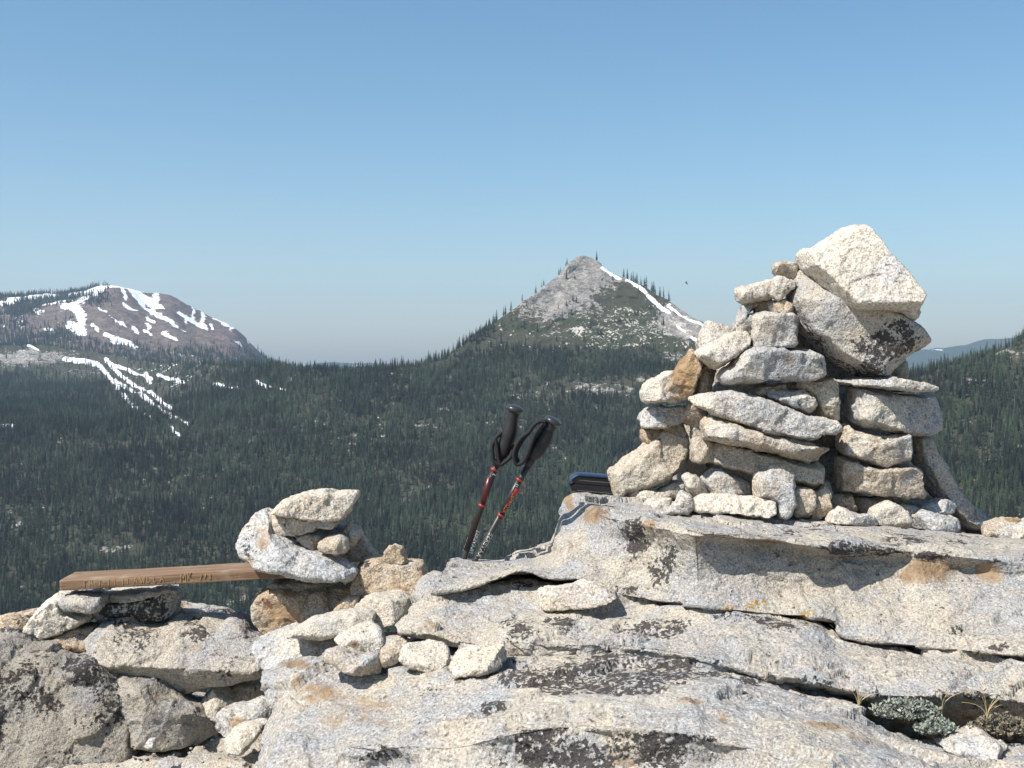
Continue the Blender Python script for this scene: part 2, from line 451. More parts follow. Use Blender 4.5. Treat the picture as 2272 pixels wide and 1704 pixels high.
def land_mat(name, rock_a, rock_b, duff, shrub, rs=0.10):
    t = NT(name); v = t.n("ShaderNodeTexCoord").outputs["Object"]
    rock = t.attr("rock"); snow = t.attr("snow"); shr = t.attr("shrub"); talus = t.attr("talus")
    n1 = t.noise(v, rs, 5, 0.65); n2 = t.noise(v, rs * 0.22, 4, 0.6); n3 = t.noise(v, rs * 3.5, 3, 0.6)
    rk = t.mix(t.ramp(n1, 0.35, 0.65), rock_a, rock_b)
    rk = t.mix(t.ramp(n3, 0.56, 0.36, 0, 0.75), rk, tuple(c * 0.45 for c in rock_a))
    rk = t.mix(t.ramp(n2, 0.55, 0.7, 0, 0.4), rk, tuple(min(1, c * 1.25) for c in rock_b))
    gr = t.mix(t.ramp(n1, 0.4, 0.6), duff, shrub)
    th = t.math('SUBTRACT', 0.80, t.math('MULTIPLY', rock, 0.52))
    vv = t.math('ADD', t.math('MULTIPLY', n1, 0.6), t.math('MULTIPLY', n3, 0.4))
    col = t.mix(t.ramp(vv, th, t.math('ADD', th, 0.05)), gr, rk)
    shn = t.math('ADD', t.math('MULTIPLY', n1, 0.5), t.math('ADD', t.math('MULTIPLY', n3, 0.2), t.math('MULTIPLY', n2, 0.3)))
    sth = t.math('SUBTRACT', 0.74, t.math('MULTIPLY', shr, 0.42))
    col = t.mix(t.ramp(shn, sth, t.math('ADD', sth, 0.04)), col, t.mix(n3, tuple(c * 0.7 for c in shrub), tuple(c * 1.3 for c in shrub)))
    n4 = t.noise(v, rs * 2.4, 3, 0.55); n5 = t.noise(v, rs * 0.45, 3, 0.6)
    tv = t.math('ADD', t.math('MULTIPLY', n4, 0.55), t.math('MULTIPLY', n5, 0.45))
    tth = t.math('SUBTRACT', 0.70, t.math('MULTIPLY', talus, 0.17))
    col = t.mix(t.math('MULTIPLY', t.ramp(tv, tth, t.math('ADD', tth, 0.03)), t.ramp(talus, 0.02, 0.15)), col, tuple(min(1, c * 1.3) for c in rock_b))
    sth2 = t.math('SUBTRACT', 0.98, snow)
    col = t.mix(t.ramp(t.math('ADD', t.math('MULTIPLY', n1, 1.3), t.math('SUBTRACT', t.math('MULTIPLY', n3, 1.3), 0.8)), sth2, t.math('ADD', sth2, 0.10)), col, (0.86, 0.88, 0.92))
    t.l(col, t.p.inputs["Base Color"]); t.p.inputs["Roughness"].default_value = 0.95
    t.p.inputs["Specular IOR Level"].default_value = 0.1
    t.l(t.bump(t.math('ADD', n1, t.math('MULTIPLY', n3, 0.4)), 5.0, 0.8), t.p.inputs["Normal"])
    return t.m

def land(name, ctrl_px, rows_of, step, vcounts, mat, amp, scale, attr_fn, rough_fn=None):
    C = np.array([[(px,) + tuple(r) for r in rows_of(px)] for px in ctrl_px])       # (c, r, (px,py,d))
    cu = [max(1, int(round((b - a) / step))) for a, b in zip(ctrl_px[:-1], ctrl_px[1:])]
    G = resample(C, cu); G = np.swapaxes(resample(np.swapaxes(G, 0, 1), vcounts), 0, 1)
    nu, nv = G.shape[:2]; q = G.reshape(-1, 3)
    V = np.stack([(q[:, 0] - 1136) / F * q[:, 2], q[:, 2], CZ + (HZ - q[:, 1]) / F * q[:, 2]], 1)
    a = amp * np.clip((q[:, 2] - 20) / 300, 0, 1)
    if rough_fn is not None:
        rf = rough_fn(q[:, 0], q[:, 1]); cr = np.clip(rf - 1, 0, 1)
        V[:, 1] -= cr * (14 * (1 - 2 * np.abs(pnoise(V / 55))) + 7 * (1 - 2 * np.abs(pnoise(V / 23 + 5))) + 3.0 * fbm(V / 9, 2))
        V[:, 2] += cr * (3.5 * pnoise(V / 26 + 3) + 2.2 * pnoise(V / 11 + 8))
    V[:, 2] += a * (fbm(V / scale, 5) + 0.3 * (1 - 2 * np.abs(pnoise(V / (scale * 0.35)))))
    attrs = attr_fn(q[:, 0], q[:, 1], V)
    Q = grid_faces(nu, nv)
    N = vnormals(V, Q)
    if N[:, 2].mean() < 0: Q = Q[:, ::-1]
    o = bpy.data.objects.new(name, mesh_np(name, V, Q, mat, True, {k: v for k, v in attrs.items() if k != 'dens'})); link(o)
    o["kind"] = "structure"
    return o, V, Q, attrs, q

HPX = [-700, -400, -150, 0, 80, 150, 220, 300, 450, 600, 700, 800, 900, 950, 1000, 1050, 1090, 1130, 1180, 1230, 1265, 1290, 1310, 1340,
       1375, 1420, 1470, 1520, 1560, 1650, 1800, 1900, 1960, 2005, 2060, 2130, 2200, 2272, 2400, 2700, 3000]
HYS = [790, 780, 768, 768, 764, 772, 786, 802, 812, 818, 825, 830, 824, 806, 786, 754, 724, 697, 661, 621, 590, 575, 579, 598,
       616, 636, 665, 695, 723, 792, 862, 872, 862, 850, 836, 816, 788, 757, 712, 650, 600]
def h_dist(px, py):
    d = np.interp(py, [560, 700, 760, 830, 900, 1000, 1100, 1200, 1300, 1400, 1500], [2050, 1880, 1790, 1690, 1580, 1440, 1310, 1190, 1085, 990, 900])
    d *= 1 - 0.24 * sstep(px, 1650, 2000)
    d *= 1 + 0.55 * sstep(700 - px, 0, 500) * sstep(960 - py, 0, 160)
    return d
def h_rows(px):
    ys = float(np.interp(px, HPX, HYS)); ds = h_dist(px, ys)
    rows = [(ys + 230, ds + 800), (ys + 60, ds + 260), (ys + 12, ds + 55)]
    for g in (0, .03, .07, .12, .18, .25, .33, .42, .52, .63, .75, .87, 1.0):
        py = ys + (1500 - ys) * g; rows.append((py, h_dist(px, py)))
    rows += [(1800, 480), (2400, 120), (2600, 30), (2450, 11), (2150, 6.5)]
    return rows
SNOW_H = [(Z5([(450, 700), (600, 715), (690, 735), (750, 800), (800, 850), (825, 900)]), 5.5), (Z5([(740, 700), (800, 760), (900, 850), (1050, 940), (1200, 1040)]), 4.5),
          (Z5([(850, 880), (1000, 960), (1150, 1060), (1320, 1140)]), 3.5), (Z5([(865, 945), (920, 1025), (1040, 1100)]), 4.5),
          (Z5([(780, 730), (880, 760), (980, 800), (1060, 830)]), 4), (Z5([(760, 820), (900, 900), (1020, 985), (1200, 1100)]), 3.5),
          (Z5([(1100, 800), (1290, 860)]), 4), (Z5([(1880, 735), (1905, 690)]), 6), (Z5([(2030, 730), (2090, 725), (2190, 750)]), 5), (Z5([(1480, 870), (1700, 900)]), 4),
          (Z5([(1200, 1170), (1260, 1230)]), 4), (Z5([(1020, 790), (1045, 850)]), 5), (Z5([(200, 585), (270, 620)]), 3), (Z5([(0, 583), (130, 578)]), 3),
          (Z5([(1000, 690), (1180, 700)]), 3.5), (Z5([(1220, 655), (1300, 680)]), 4), (Z5([(1800, 860), (2000, 905)]), 3.5), (Z5([(0, 1160), (100, 1165)]), 3),
          (Z6([(1262, 152), (1300, 174), (1362, 210)]), 3.4), (Z6([(1400, 218), (1450, 243), (1510, 283)]), 3.4), (Z6([(1520, 300), (1580, 350), (1645, 396)]), 4.4),
          (Z6([(1640, 358), (1700, 405), (1780, 455), (1860, 505)]), 3.2), (Z6([(1690, 490), (1735, 518)]), 3), (Z6([(1770, 560), (1820, 580)]), 3)]
CLEAR = [(1330, 868, 115, 16, 1.0), (1440, 850, 60, 14, .8), (1600, 835, 60, 16, .9), (255, 1220, 85, 12, .75), (425, 1222, 35, 10, .6), (800, 945, 30, 8, .6), (900, 1095, 28, 30, .6),
         (85, 1055, 25, 8, .5), (2215, 778, 55, 20, .9), (2260, 800, 40, 25, .8), (2110, 800, 26, 6, .5), (2262, 998, 14, 7, .8), (1500, 790, 70, 20, .8), (60, 795, 130, 26, 1.2), (180, 830, 90, 20, .7),
         (240, 905, 70, 22, .5), (1010, 1140, 40, 6, .35), (560, 1260, 40, 10, .4), (330, 985, 120, 14, .35), (1080, 905, 60, 5, .3), (690, 1010, 30, 12, .4), (1050, 790, 40, 10, .25)]
def h_attr(qx, qy, V):
    nz = fbm(V / 60, 4); nf = fbm(V / 14, 3); nz2 = fbm(V / 110 + 40, 3)
    snow = np.zeros(len(qx)); wx = qx + 3 * nf + 3 * nz; wy = qy + 2.0 * nf + 2 * nz
    for pl, w in SNOW_H:
        snow = np.maximum(snow, 1.1 * np.exp(-(seg_dist(wx, wy, pl) / (w * (0.72 if pl[0][0] < 720 else 0.70))) ** 2 * 0.55))
    # the bare peak
    up = sstep(qx, 1075, 1110) * (1 - sstep(qx, 1640, 1720))
    up = up * sstep(792 + 16 * nz - 0.0 * qx - qy, 0, 22)
    talus = up * np.clip(np.exp(-(((qx - 1390) / 150) ** 2 + ((qy - 715) / 55) ** 2)) + .55 * sstep(qy, 690, 740), 0, 1)
    slab = up * np.exp(-(((qx - 1530) / 75) ** 2 + ((qy - 715) / 42) ** 2) ** 2)
    grey = up * np.exp(-(((qx - 1225 - (690 - qy) * 0.45) / 95) ** 2 + ((qy - 655) / 60) ** 2) ** 1.2)
    rock = 0.10 + 0.75 * slab + 0.55 * grey + up * 0.30 + up * 0.5 * sstep(640 - qy, 0, 30) + 0.22 * up * nz
    shrub = up * np.clip(0.44 + 0.75 * nz + 0.25 * nf - 0.9 * slab - 0.50 * grey - 0.30 * sstep(625 - qy, 0, 30) + 0.22 * sstep(qy, 660, 730), 0, 1)
    dens = np.clip(1.0 + 0.9 * nz + 0.3 * nf, 0.12, 1.5) * (1 - up) + 0.10 * up * sstep(nz + nf, 0.0, 0.5) * (1 - slab) * (1 - grey)
    gap = sstep(nf + 0.5 * nz2, 0.34, 0.52) * (1 - up); dens = dens * (1 - 0.9 * gap)
    rock = np.maximum(rock, 0.60 * gap); talus = np.maximum(talus, 0.8 * gap)
    for (cx, cy, rx, ry, am) in CLEAR:
        e = np.exp(-((wx - cx) / rx) ** 2 - ((wy - cy) / ry) ** 2) * am
        rock = np.maximum(rock, 0.10 + 0.62 * e + 0.30 * e * nf); talus = np.maximum(talus, 0.7 * e); dens = dens * (1 - np.clip(1.15 * e, 0, 0.96))
    far = sstep(700 - qx, 0, 400) * sstep(930 - qy, 0, 100)
    scat = far * sstep(nf + nz * 0.7, 0.22, 0.40) * (0.35 + 0.65 * sstep(qx, 250, 420))
    snow = np.maximum(snow, 0.95 * scat)
    dens = dens * (1 - 0.5 * far) * (1 - 0.9 * np.clip(snow, 0, 1))
    opn = np.exp(-(((qx - 330 - (qy - 860) * .9) / 130) ** 2 + ((qy - 865) / 75) ** 2)) ; dens = dens * (1 - 0.92 * opn); rock = np.maximum(rock, 0.42 * opn + 0.15 * nf * opn)
    strip = np.exp(-(seg_dist(qx, qy, Z6([(285, 715), (420, 640), (600, 590)])) / 9) ** 2)          # brushy strip on the flank
    dens = dens * (1 - 0.95 * strip); shrub = np.maximum(shrub, 0.9 * strip)
    red = np.exp(-(((qx - 1115) / 22) ** 2 + ((qy - 735) / 12) ** 2))
    return dict(snow=snow, rock=np.clip(rock, 0, 1), shrub=shrub, talus=talus, dens=dens)
def h_rough(qx, qy):
    up = sstep(qy, 800, 740) * sstep(qx, 1040, 1120) * (1 - sstep(qx, 1640, 1720))
    return 1.0 + up * sstep(800 - qy, 0, 40)
M_LAND = land_mat("hillside", (0.20, 0.19, 0.175), (0.34, 0.315, 0.285), (0.060, 0.054, 0.038), (0.048, 0.055, 0.032), 0.10)
hill, HV, HQ, HA, Hq = land("hillside_terrain", HPX, h_rows, 4.0, [4, 5, 4, 22, 26, 26, 26, 26, 24, 22, 20, 20, 20, 18, 16, 16, 14, 10, 6, 5], M_LAND, 9.0, 130.0, h_attr, h_rough)

MPX = [-500, -250, 0, 100, 200, 245, 280, 330, 370, 400, 430, 470, 510, 540, 570, 600, 640, 700, 800, 950]
MYS = [735, 690, 664, 655, 642, 636, 643, 660, 662, 674, 690, 707, 722, 747, 776, 806, 818, 832, 850, 870]
def m_rows(px):
    ys = float(np.interp(px, MPX, MYS))
    rows = [(ys + 160, 5000), (ys + 30, 4300), (ys + 4, 4050)]
    for g in (0, .12, .25, .4, .55, .7, .85, 1.0):
        rows.append((ys + (905 - ys) * g, 3950 - 1150 * g ** 0.8))
    return rows
SNOW_M = [(Z5([(600, 240), (700, 200), (820, 178), (900, 205), (1000, 275), (1060, 300)]), 7), (Z5([(440, 345), (540, 318), (640, 268), (720, 225)]), 6),
          (Z5([(500, 340), (570, 390), (570, 450), (550, 500)]), 8), (Z5([(480, 460), (560, 480), (590, 510)]), 6), (Z5([(820, 190), (865, 240), (880, 285)]), 3.5),
          (Z5([(900, 230), (980, 300), (1060, 370), (1180, 410), (1240, 460), (1285, 500)]), 3.6), (Z5([(1095, 258), (1080, 310), (1060, 365)]), 6), (Z5([(1090, 310), (1140, 325)]), 4),
          (Z5([(1250, 360), (1320, 400), (1440, 455)]), 3.6), (Z5([(1355, 340), (1350, 400)]), 2.6), (Z5([(1430, 360), (1420, 430)]), 4), (Z5([(1430, 360), (1510, 402), (1590, 440), (1620, 470)]), 2.6),
          (Z5([(1640, 440), (1620, 490)]), 4), (Z5([(1740, 572), (1830, 630), (1900, 670)]), 3.4), (Z5([(745, 520), (800, 555), (880, 565), (955, 612)]), 4.5),
          (Z5([(1150, 512), (1235, 566)]), 4), (Z5([(1030, 410), (1080, 430)]), 3.4), (Z5([(1030, 450), (1050, 470)]), 3.4), (Z5([(920, 460), (965, 500)]), 3), (Z5([(650, 458), (685, 488)]), 2.6),
          (Z5([(0, 320), (100, 295), (250, 268), (450, 235), (600, 222)]), 4.5), (Z5([(60, 300), (180, 275)]), 5), (Z5([(300, 325), (450, 308)]), 3.4), (Z5([(300, 485), (370, 490)]), 2.4), (Z5([(240, 395), (300, 385)]), 2),
          (Z5([(700, 360), (760, 395)]), 1.8), (Z5([(860, 320), (960, 370)]), 1.8), (Z5([(1000, 485), (1050, 505)]), 2.6), (Z5([(1480, 440), (1490, 470)]), 2.4), (Z5([(1300, 410), (1370, 400)]), 3),
          (Z5([(780, 420), (880, 450)]), 1.6), (Z5([(1560, 440), (1600, 460)]), 2.5), (Z5([(1640, 580), (1690, 600)]), 2)]
def m_attr(qx, qy, V):
    nz = fbm(V / 140, 4); nf = fbm(V / 40, 3); snow = np.zeros(len(qx)); n3 = fbm(V / 14, 2); wx = qx + 6 * nf + 3 * nz + 4 * n3; wy = qy + 5 * nf + 2 * nz + 4 * n3
    for pl, w in SNOW_M:
        snow = np.maximum(snow, 1.0 * np.exp(-(seg_dist(wx, wy, pl) / w) ** 2 * 0.55))
    face = sstep(qx, 120, 200) * (1 - sstep(qy - (qx - 200) * 0.10, 745, 775))
    ridge = (1 - sstep(qx, 190, 260)) * sstep(qy, 694, 672)
    dens = np.clip(ridge * 1.8 * (1 - 0.75 * snow) + (1 - face) * 0.6 * sstep(qy, 715, 745) + (1 - sstep(qx, 100, 190)) * sstep(qy, 675, 690) * sstep(nz, -.2, .1) * .9, 0, 1.6)
    dens *= 1 - 0.9 * np.clip(snow, 0, 1)
    snow = np.maximum(snow, 0.52 * sstep(nf + .5 * nz, 0.02, 0.4) * (1 - face))
    return dict(snow=snow, rock=np.clip(0.95 + 0 * qx, 0, 1), shrub=0.15 + 0.2 * (1 - face), talus=0 * qx, dens=dens)
M_MTN = land_mat("volcanic_mountain", (0.105, 0.082, 0.074), (0.185, 0.145, 0.125), (0.07, 0.055, 0.04), (0.055, 0.06, 0.035), 0.035)
mtn, MV, MQ, MA, Mq = land("snowy_mountain_terrain", MPX, m_rows, 3.0, [3, 3, 2, 14, 14, 16, 16, 16, 14, 12], M_MTN, 26.0, 260.0, m_attr)

RPX = [-1500, -600, 0, 600, 800, 1000, 1500, 1900, 1990, 2060, 2130, 2215, 2400, 2800, 3600]
RYS = [830, 822, 820, 814, 811, 826, 830, 815, 792, 777, 771, 755, 742, 735, 760]
def r_rows(px):
    ys = float(np.interp(px, RPX, RYS))
    return [(ys + 60, 10800), (ys + 5, 9600), (ys, 9200), (ys + 20, 8600), (ys + 60, 7800), (ys + 130, 6600)]
def r_attr(qx, qy, V):
    nf = fbm(V / 160, 4)
    sn = np.exp(-(((qx - 2075) / 30) ** 2 + ((qy - 779) / 3.5) ** 2)) + np.exp(-((qx - 800) / 25) ** 2 - ((qy - 814) / 3) ** 2)
    return dict(snow=0.55 * sn, rock=0.12 + 0 * qx, shrub=0.7 + 0 * qx, talus=0 * qx, dens=0 * qx)
M_RIDGE = land_mat("far_ridge", (0.25, 0.23, 0.2), (0.35, 0.32, 0.28), (0.05, 0.055, 0.035), (0.035, 0.048, 0.028), 0.02)
land("far_ridge_terrain", RPX, r_rows, 12.0, [2, 2, 8, 8, 8], M_RIDGE, 40.0, 600.0, r_attr)

# ---------------------------------------------------------------- conifers
def leaf_mat(name, a, b):
    t = NT(name); v = t.n("ShaderNodeTexCoord").outputs["Object"]; rnd = t.n("ShaderNodeObjectInfo").outputs["Random"]
    n = t.noise(v, 0.9, 3); loc = t.n("ShaderNodeObjectInfo").outputs["Location"]; ns = t.noise(loc, 0.011, 4, 0.6)
    c = t.mix(t.ramp(n, 0.3, 0.7), a, b); hs = t.n("ShaderNodeHueSaturation"); t.l(c, hs.inputs["Color"])
    t.l(t.math('MULTIPLY', t.math('ADD', t.math('MULTIPLY', rnd, 1.4), 0.30), t.ramp(ns, 0.3, 0.7, 0.45, 1.6)), hs.inputs["Value"])
    t.l(t.math('ADD', t.math('MULTIPLY', rnd, 0.08), 0.445), hs.inputs["Hue"])
    t.l(hs.outputs[0], t.p.inputs["Base Color"]); t.p.inputs["Roughness"].default_value = 0.85
    t.p.inputs["Specular IOR Level"].default_value = 0.15
    return t.m
M_FIR = leaf_mat("fir_needles", (0.013, 0.022, 0.014), (0.046, 0.060, 0.031))
M_BARK = simple("bark", (0.16, 0.13, 0.105), 0.95, var=0.35, vscale=3)
M_SNAG = simple("dead_wood", (0.20, 0.185, 0.17), 0.95, var=0.3, vscale=3)

def fir_crown(seed, h=20.0, wid=2.3, tiers=10, m=8, base=0.10):
    rg = np.random.default_rng(seed); V = []; T = []
    for k in range(tiers):
        f = k / (tiers - 1); z = h * (base + (0.96 - base) * f)
        r = wid * (1 - f) ** 0.8 * rg.uniform(0.8, 1.15) + 0.22
        if k == 0: r *= 0.8
        ap = len(V); V.append((rg.normal() * .1, rg.normal() * .1, z + h * 0.115 * (1 - .3 * f))); a0 = rg.uniform(0, 6.28); ring = []
        for j in range(2 * m):
            a = a0 + j * math.pi / m + rg.normal() * 0.1
            rr = r * (rg.uniform(0.75, 1.25) if j % 2 == 0 else rg.uniform(0.35, 0.6))
            dz = -0.035 * h * (1 - f * .6) * rg.uniform(0.4, 1.4) if j % 2 == 0 else 0.01 * h
            ring.append(len(V)); V.append((math.cos(a) * rr, math.sin(a) * rr, z + dz))
        for j in range(2 * m): T.append((ap, ring[j], ring[(j + 1) % (2 * m)]))
    return np.array(V), np.array(T)

def trunk_mesh(h, r0, r1, n=5, branches=0, seed=0):
    V = []; T = []; rg = np.random.default_rng(seed)
    for k, (z, r) in enumerate(((-1.5, r0 * 1.15), (h * 0.4, (r0 + r1) * 0.55), (h, r1))):
        for j in range(n): V.append((math.cos(j * 6.283 / n) * r, math.sin(j * 6.283 / n) * r, z))
    for k in range(2):
        for j in range(n):
            a = k * n + j; b = k * n + (j + 1) % n; T += [(a, b, b + n), (a, b + n, a + n)]
    for i in range(branches):
        z = h * rg.uniform(0.35, 0.95); a = rg.uniform(0, 6.28); L = (1 - z / h) * 2.6 + 0.5; b0 = len(V)
        c, s = math.cos(a), math.sin(a)
        V += [(0, 0, z + .12), (0, 0, z - .12), (c * L, s * L, z + L * rg.uniform(-.3, .35))]; T.append((b0, b0 + 1, b0 + 2))
        V += [(-s * .12, c * .12, z), (s * .12, -c * .12, z)]; T.append((b0 + 3, b0 + 4, b0 + 2))
    return np.array(V, float), np.array(T)

protos = bpy.data.collections.new("conifer_shapes")
def proto(name, parts):
    Vs = []; Ts = []; mi = []; off = 0; mats = []
    for i, ((V, T), m) in enumerate(parts):
        Vs.append(V); Ts.append(T + off); mi += [i] * len(T); off += len(V); mats.append(m)
    me = mesh_np(name, np.concatenate(Vs), np.concatenate(Ts), None, False)
    for m in mats: me.materials.append(m)
    me.polygons.foreach_set("material_index", np.array(mi, np.int32))
    o = bpy.data.objects.new(name, me); protos.objects.link(o); return o
for k in range(6):
    hh = [19, 22, 16, 24, 14, 20][k]
    proto("conifer_%d" % k, [(fir_crown(100 + k, hh, [3.2, 2.7, 3.6, 3.0, 3.3, 2.4][k], [10, 11, 9, 12, 8, 11][k]), M_FIR), (trunk_mesh(hh * .5, .3, .18), M_BARK)])
proto("conifer_6", [(trunk_mesh(17, .34, .08, 5, 12, 3), M_SNAG)])

def scatter(V, Q, dens, per_m2, keep=None, seed=3):
    rg = np.random.default_rng(seed)
    a, b, c, d = (V[Q[:, k]] for k in range(4))
    ar = 0.5 * (np.linalg.norm(np.cross(b - a, c - a), axis=1) + np.linalg.norm(np.cross(c - a, d - a), axis=1))
    w = ar * dens[Q].mean(1)
    if keep is not None: w = w * keep
    n = rg.poisson(w * per_m2); idx = np.repeat(np.arange(len(Q)), n)
    s, t = rg.uniform(size=(2, len(idx), 1))
    return (a[idx] * (1 - s) + b[idx] * s) * (1 - t) + (d[idx] * (1 - s) + c[idx] * s) * t

def forest(name, P, label, smin=0.55, smax=1.15, seed=4):
    rg = np.random.default_rng(seed); n = len(P)
    me = bpy.data.meshes.new(name); me.vertices.add(n); me.vertices.foreach_set("co", P.astype(np.float32).ravel())
    sc = rg.uniform(smin, smax, n) * (0.85 + 0.3 * np.clip(0.5 + fbm(P / 70, 2), 0, 1))
    ix = rg.integers(0, 6, n); ix[rg.uniform(size=n) < 0.022] = 6
    for an, ty, dt in (("scl", 'FLOAT', sc), ("rot", 'FLOAT', rg.uniform(0, 6.28, n)), ("idx", 'INT', ix)):
        at = me.attributes.new(an, ty, 'POINT'); at.data.foreach_set("value", dt.astype(np.int32 if ty == 'INT' else np.float32))
    o = bpy.data.objects.new(name, me); link(o); tag(o, label, "forest", None, "stuff")
    ng = bpy.data.node_groups.new(name + "_scatter", 'GeometryNodeTree')
    ng.interface.new_socket("Geometry", in_out='INPUT', socket_type='NodeSocketGeometry')
    ng.interface.new_socket("Geometry", in_out='OUTPUT', socket_type='NodeSocketGeometry')
    N = ng.nodes; gi = N.new("NodeGroupInput"); go = N.new("NodeGroupOutput")
    ci = N.new("GeometryNodeCollectionInfo"); ci.inputs["Collection"].default_value = protos
    ci.inputs["Separate Children"].default_value = True; ci.inputs["Reset Children"].default_value = True
    ip = N.new("GeometryNodeInstanceOnPoints"); ip.inputs["Pick Instance"].default_value = True
    def na(nm, ty):
        q = N.new("GeometryNodeInputNamedAttribute"); q.data_type = ty; q.inputs["Name"].default_value = nm; return q.outputs["Attribute"]
    cx = N.new("ShaderNodeCombineXYZ"); ng.links.new(na("rot", 'FLOAT'), cx.inputs[2])
    e2r = N.new("FunctionNodeEulerToRotation"); ng.links.new(cx.outputs[0], e2r.inputs[0])
    cs = N.new("ShaderNodeCombineXYZ"); s1 = na("scl", 'FLOAT')
    for i in range(3): ng.links.new(s1, cs.inputs[i])
    ng.links.new(gi.outputs[0], ip.inputs["Points"]); ng.links.new(ci.outputs[0], ip.inputs["Instance"])
    ng.links.new(na("idx", 'INT'), ip.inputs["Instance Index"]); ng.links.new(e2r.outputs[0], ip.inputs["Rotation"]); ng.links.new(cs.outputs[0], ip.inputs["Scale"])
    ng.links.new(ip.outputs[0], go.inputs[0])
    o.modifiers.new("scatter", 'NODES').node_group = ng
    return o
qm = Hq[HQ].mean(1)
vis = (qm[:, 0] > -260) & (qm[:, 0] < 2540) & (qm[:, 2] > 620)
nearf = vis & (qm[:, 2] < 1900); farf = vis & ~nearf
PH = scatter(HV, HQ, HA['dens'], 0.075, nearf.astype(float), 3)
forest("conifer_forest", PH, "dense dark green conifer forest covering the valley and lower slopes", 0.22, 0.74)
PF = scatter(HV, HQ, HA['dens'], 0.034, farf.astype(float), 5)
forest("snowy_bench_forest", PF, "sparser conifer wood with snow between the trees below the snowy mountain", 0.3, 0.75, 6)
qm2 = Mq[MQ].mean(1); PM = scatter(MV, MQ, MA['dens'], 0.020, ((qm2[:, 0] > -150) & (qm2[:, 2] < 4200)).astype(float), 8)
forest("mountain_ridge_forest", PM, "dark trees along the crest of the snowy mountain on the left", 0.5, 1.0, 9)
print("trees", len(PH), len(PF), len(PM))
# ---------------------------------------------------------------- summit ground and bedrock ledges
def dp(px, py):
    """distance at which a view ray meets the slab's top"""
    a = (px - 1136.0) / F; b = (HZ - py) / F
    return -0.2926 / (b + 0.087 * a + 0.02)
def top_pt(px, d):
    x = (px - 1136.0) / F * d; z = -0.2926 - 0.087 * x - 0.02 * d
    return (px, HZ - F * z / d, d)

def ground():
    xs = np.concatenate([np.arange(-7, -2.2, 0.2), np.arange(-2.2, 2.2, 0.02), np.arange(2.2, 7.1, 0.2)])
    ys = np.concatenate([np.arange(-5, 1.6, 0.2), np.arange(1.6, 5.0, 0.02), np.arange(5, 9, 0.25)])
    X, Y = np.meshgrid(xs, ys, indexing='ij'); P = np.stack([X.ravel(), Y.ravel(), 0 * X.ravel()], 1)
    z = 0.045 + 0.05 * fbm(P / 0.6, 3) + 0.012 * fbm(P / 0.12, 3) + 0.006 * fbm(P / 0.04, 2)
    fz = facets(P + np.stack([pnoise(P / .1), pnoise(P / .1 + 5), 0 * z], 1) * .03, 0.22, 0.22, .03, 4) + facets(P, 0.07, 0.25, .01, 7); z += fz
    rim = 4.05 + 0.12 * np.sin(P[:, 0] * 2.1) + 0.1 * pnoise(P / 0.5)
    e = np.clip(P[:, 1] - rim, 0, None); z -= 0.55 * e + 0.10 * e ** 2
    z -= 0.05 * np.clip(np.abs(P[:, 0]) - 3.5, 0, None) ** 2
    P[:, 2] = z
    Q = grid_faces(len(xs), len(ys))[:, ::-1]
    o = bpy.data.objects.new("summit_ground", mesh_np("summit_ground", P, Q, M_GRAN)); link(o); o["kind"] = "structure"; o["tone"] = -0.06; o["stain"] = 0.55; o["lichen"] = 0.1
ground()

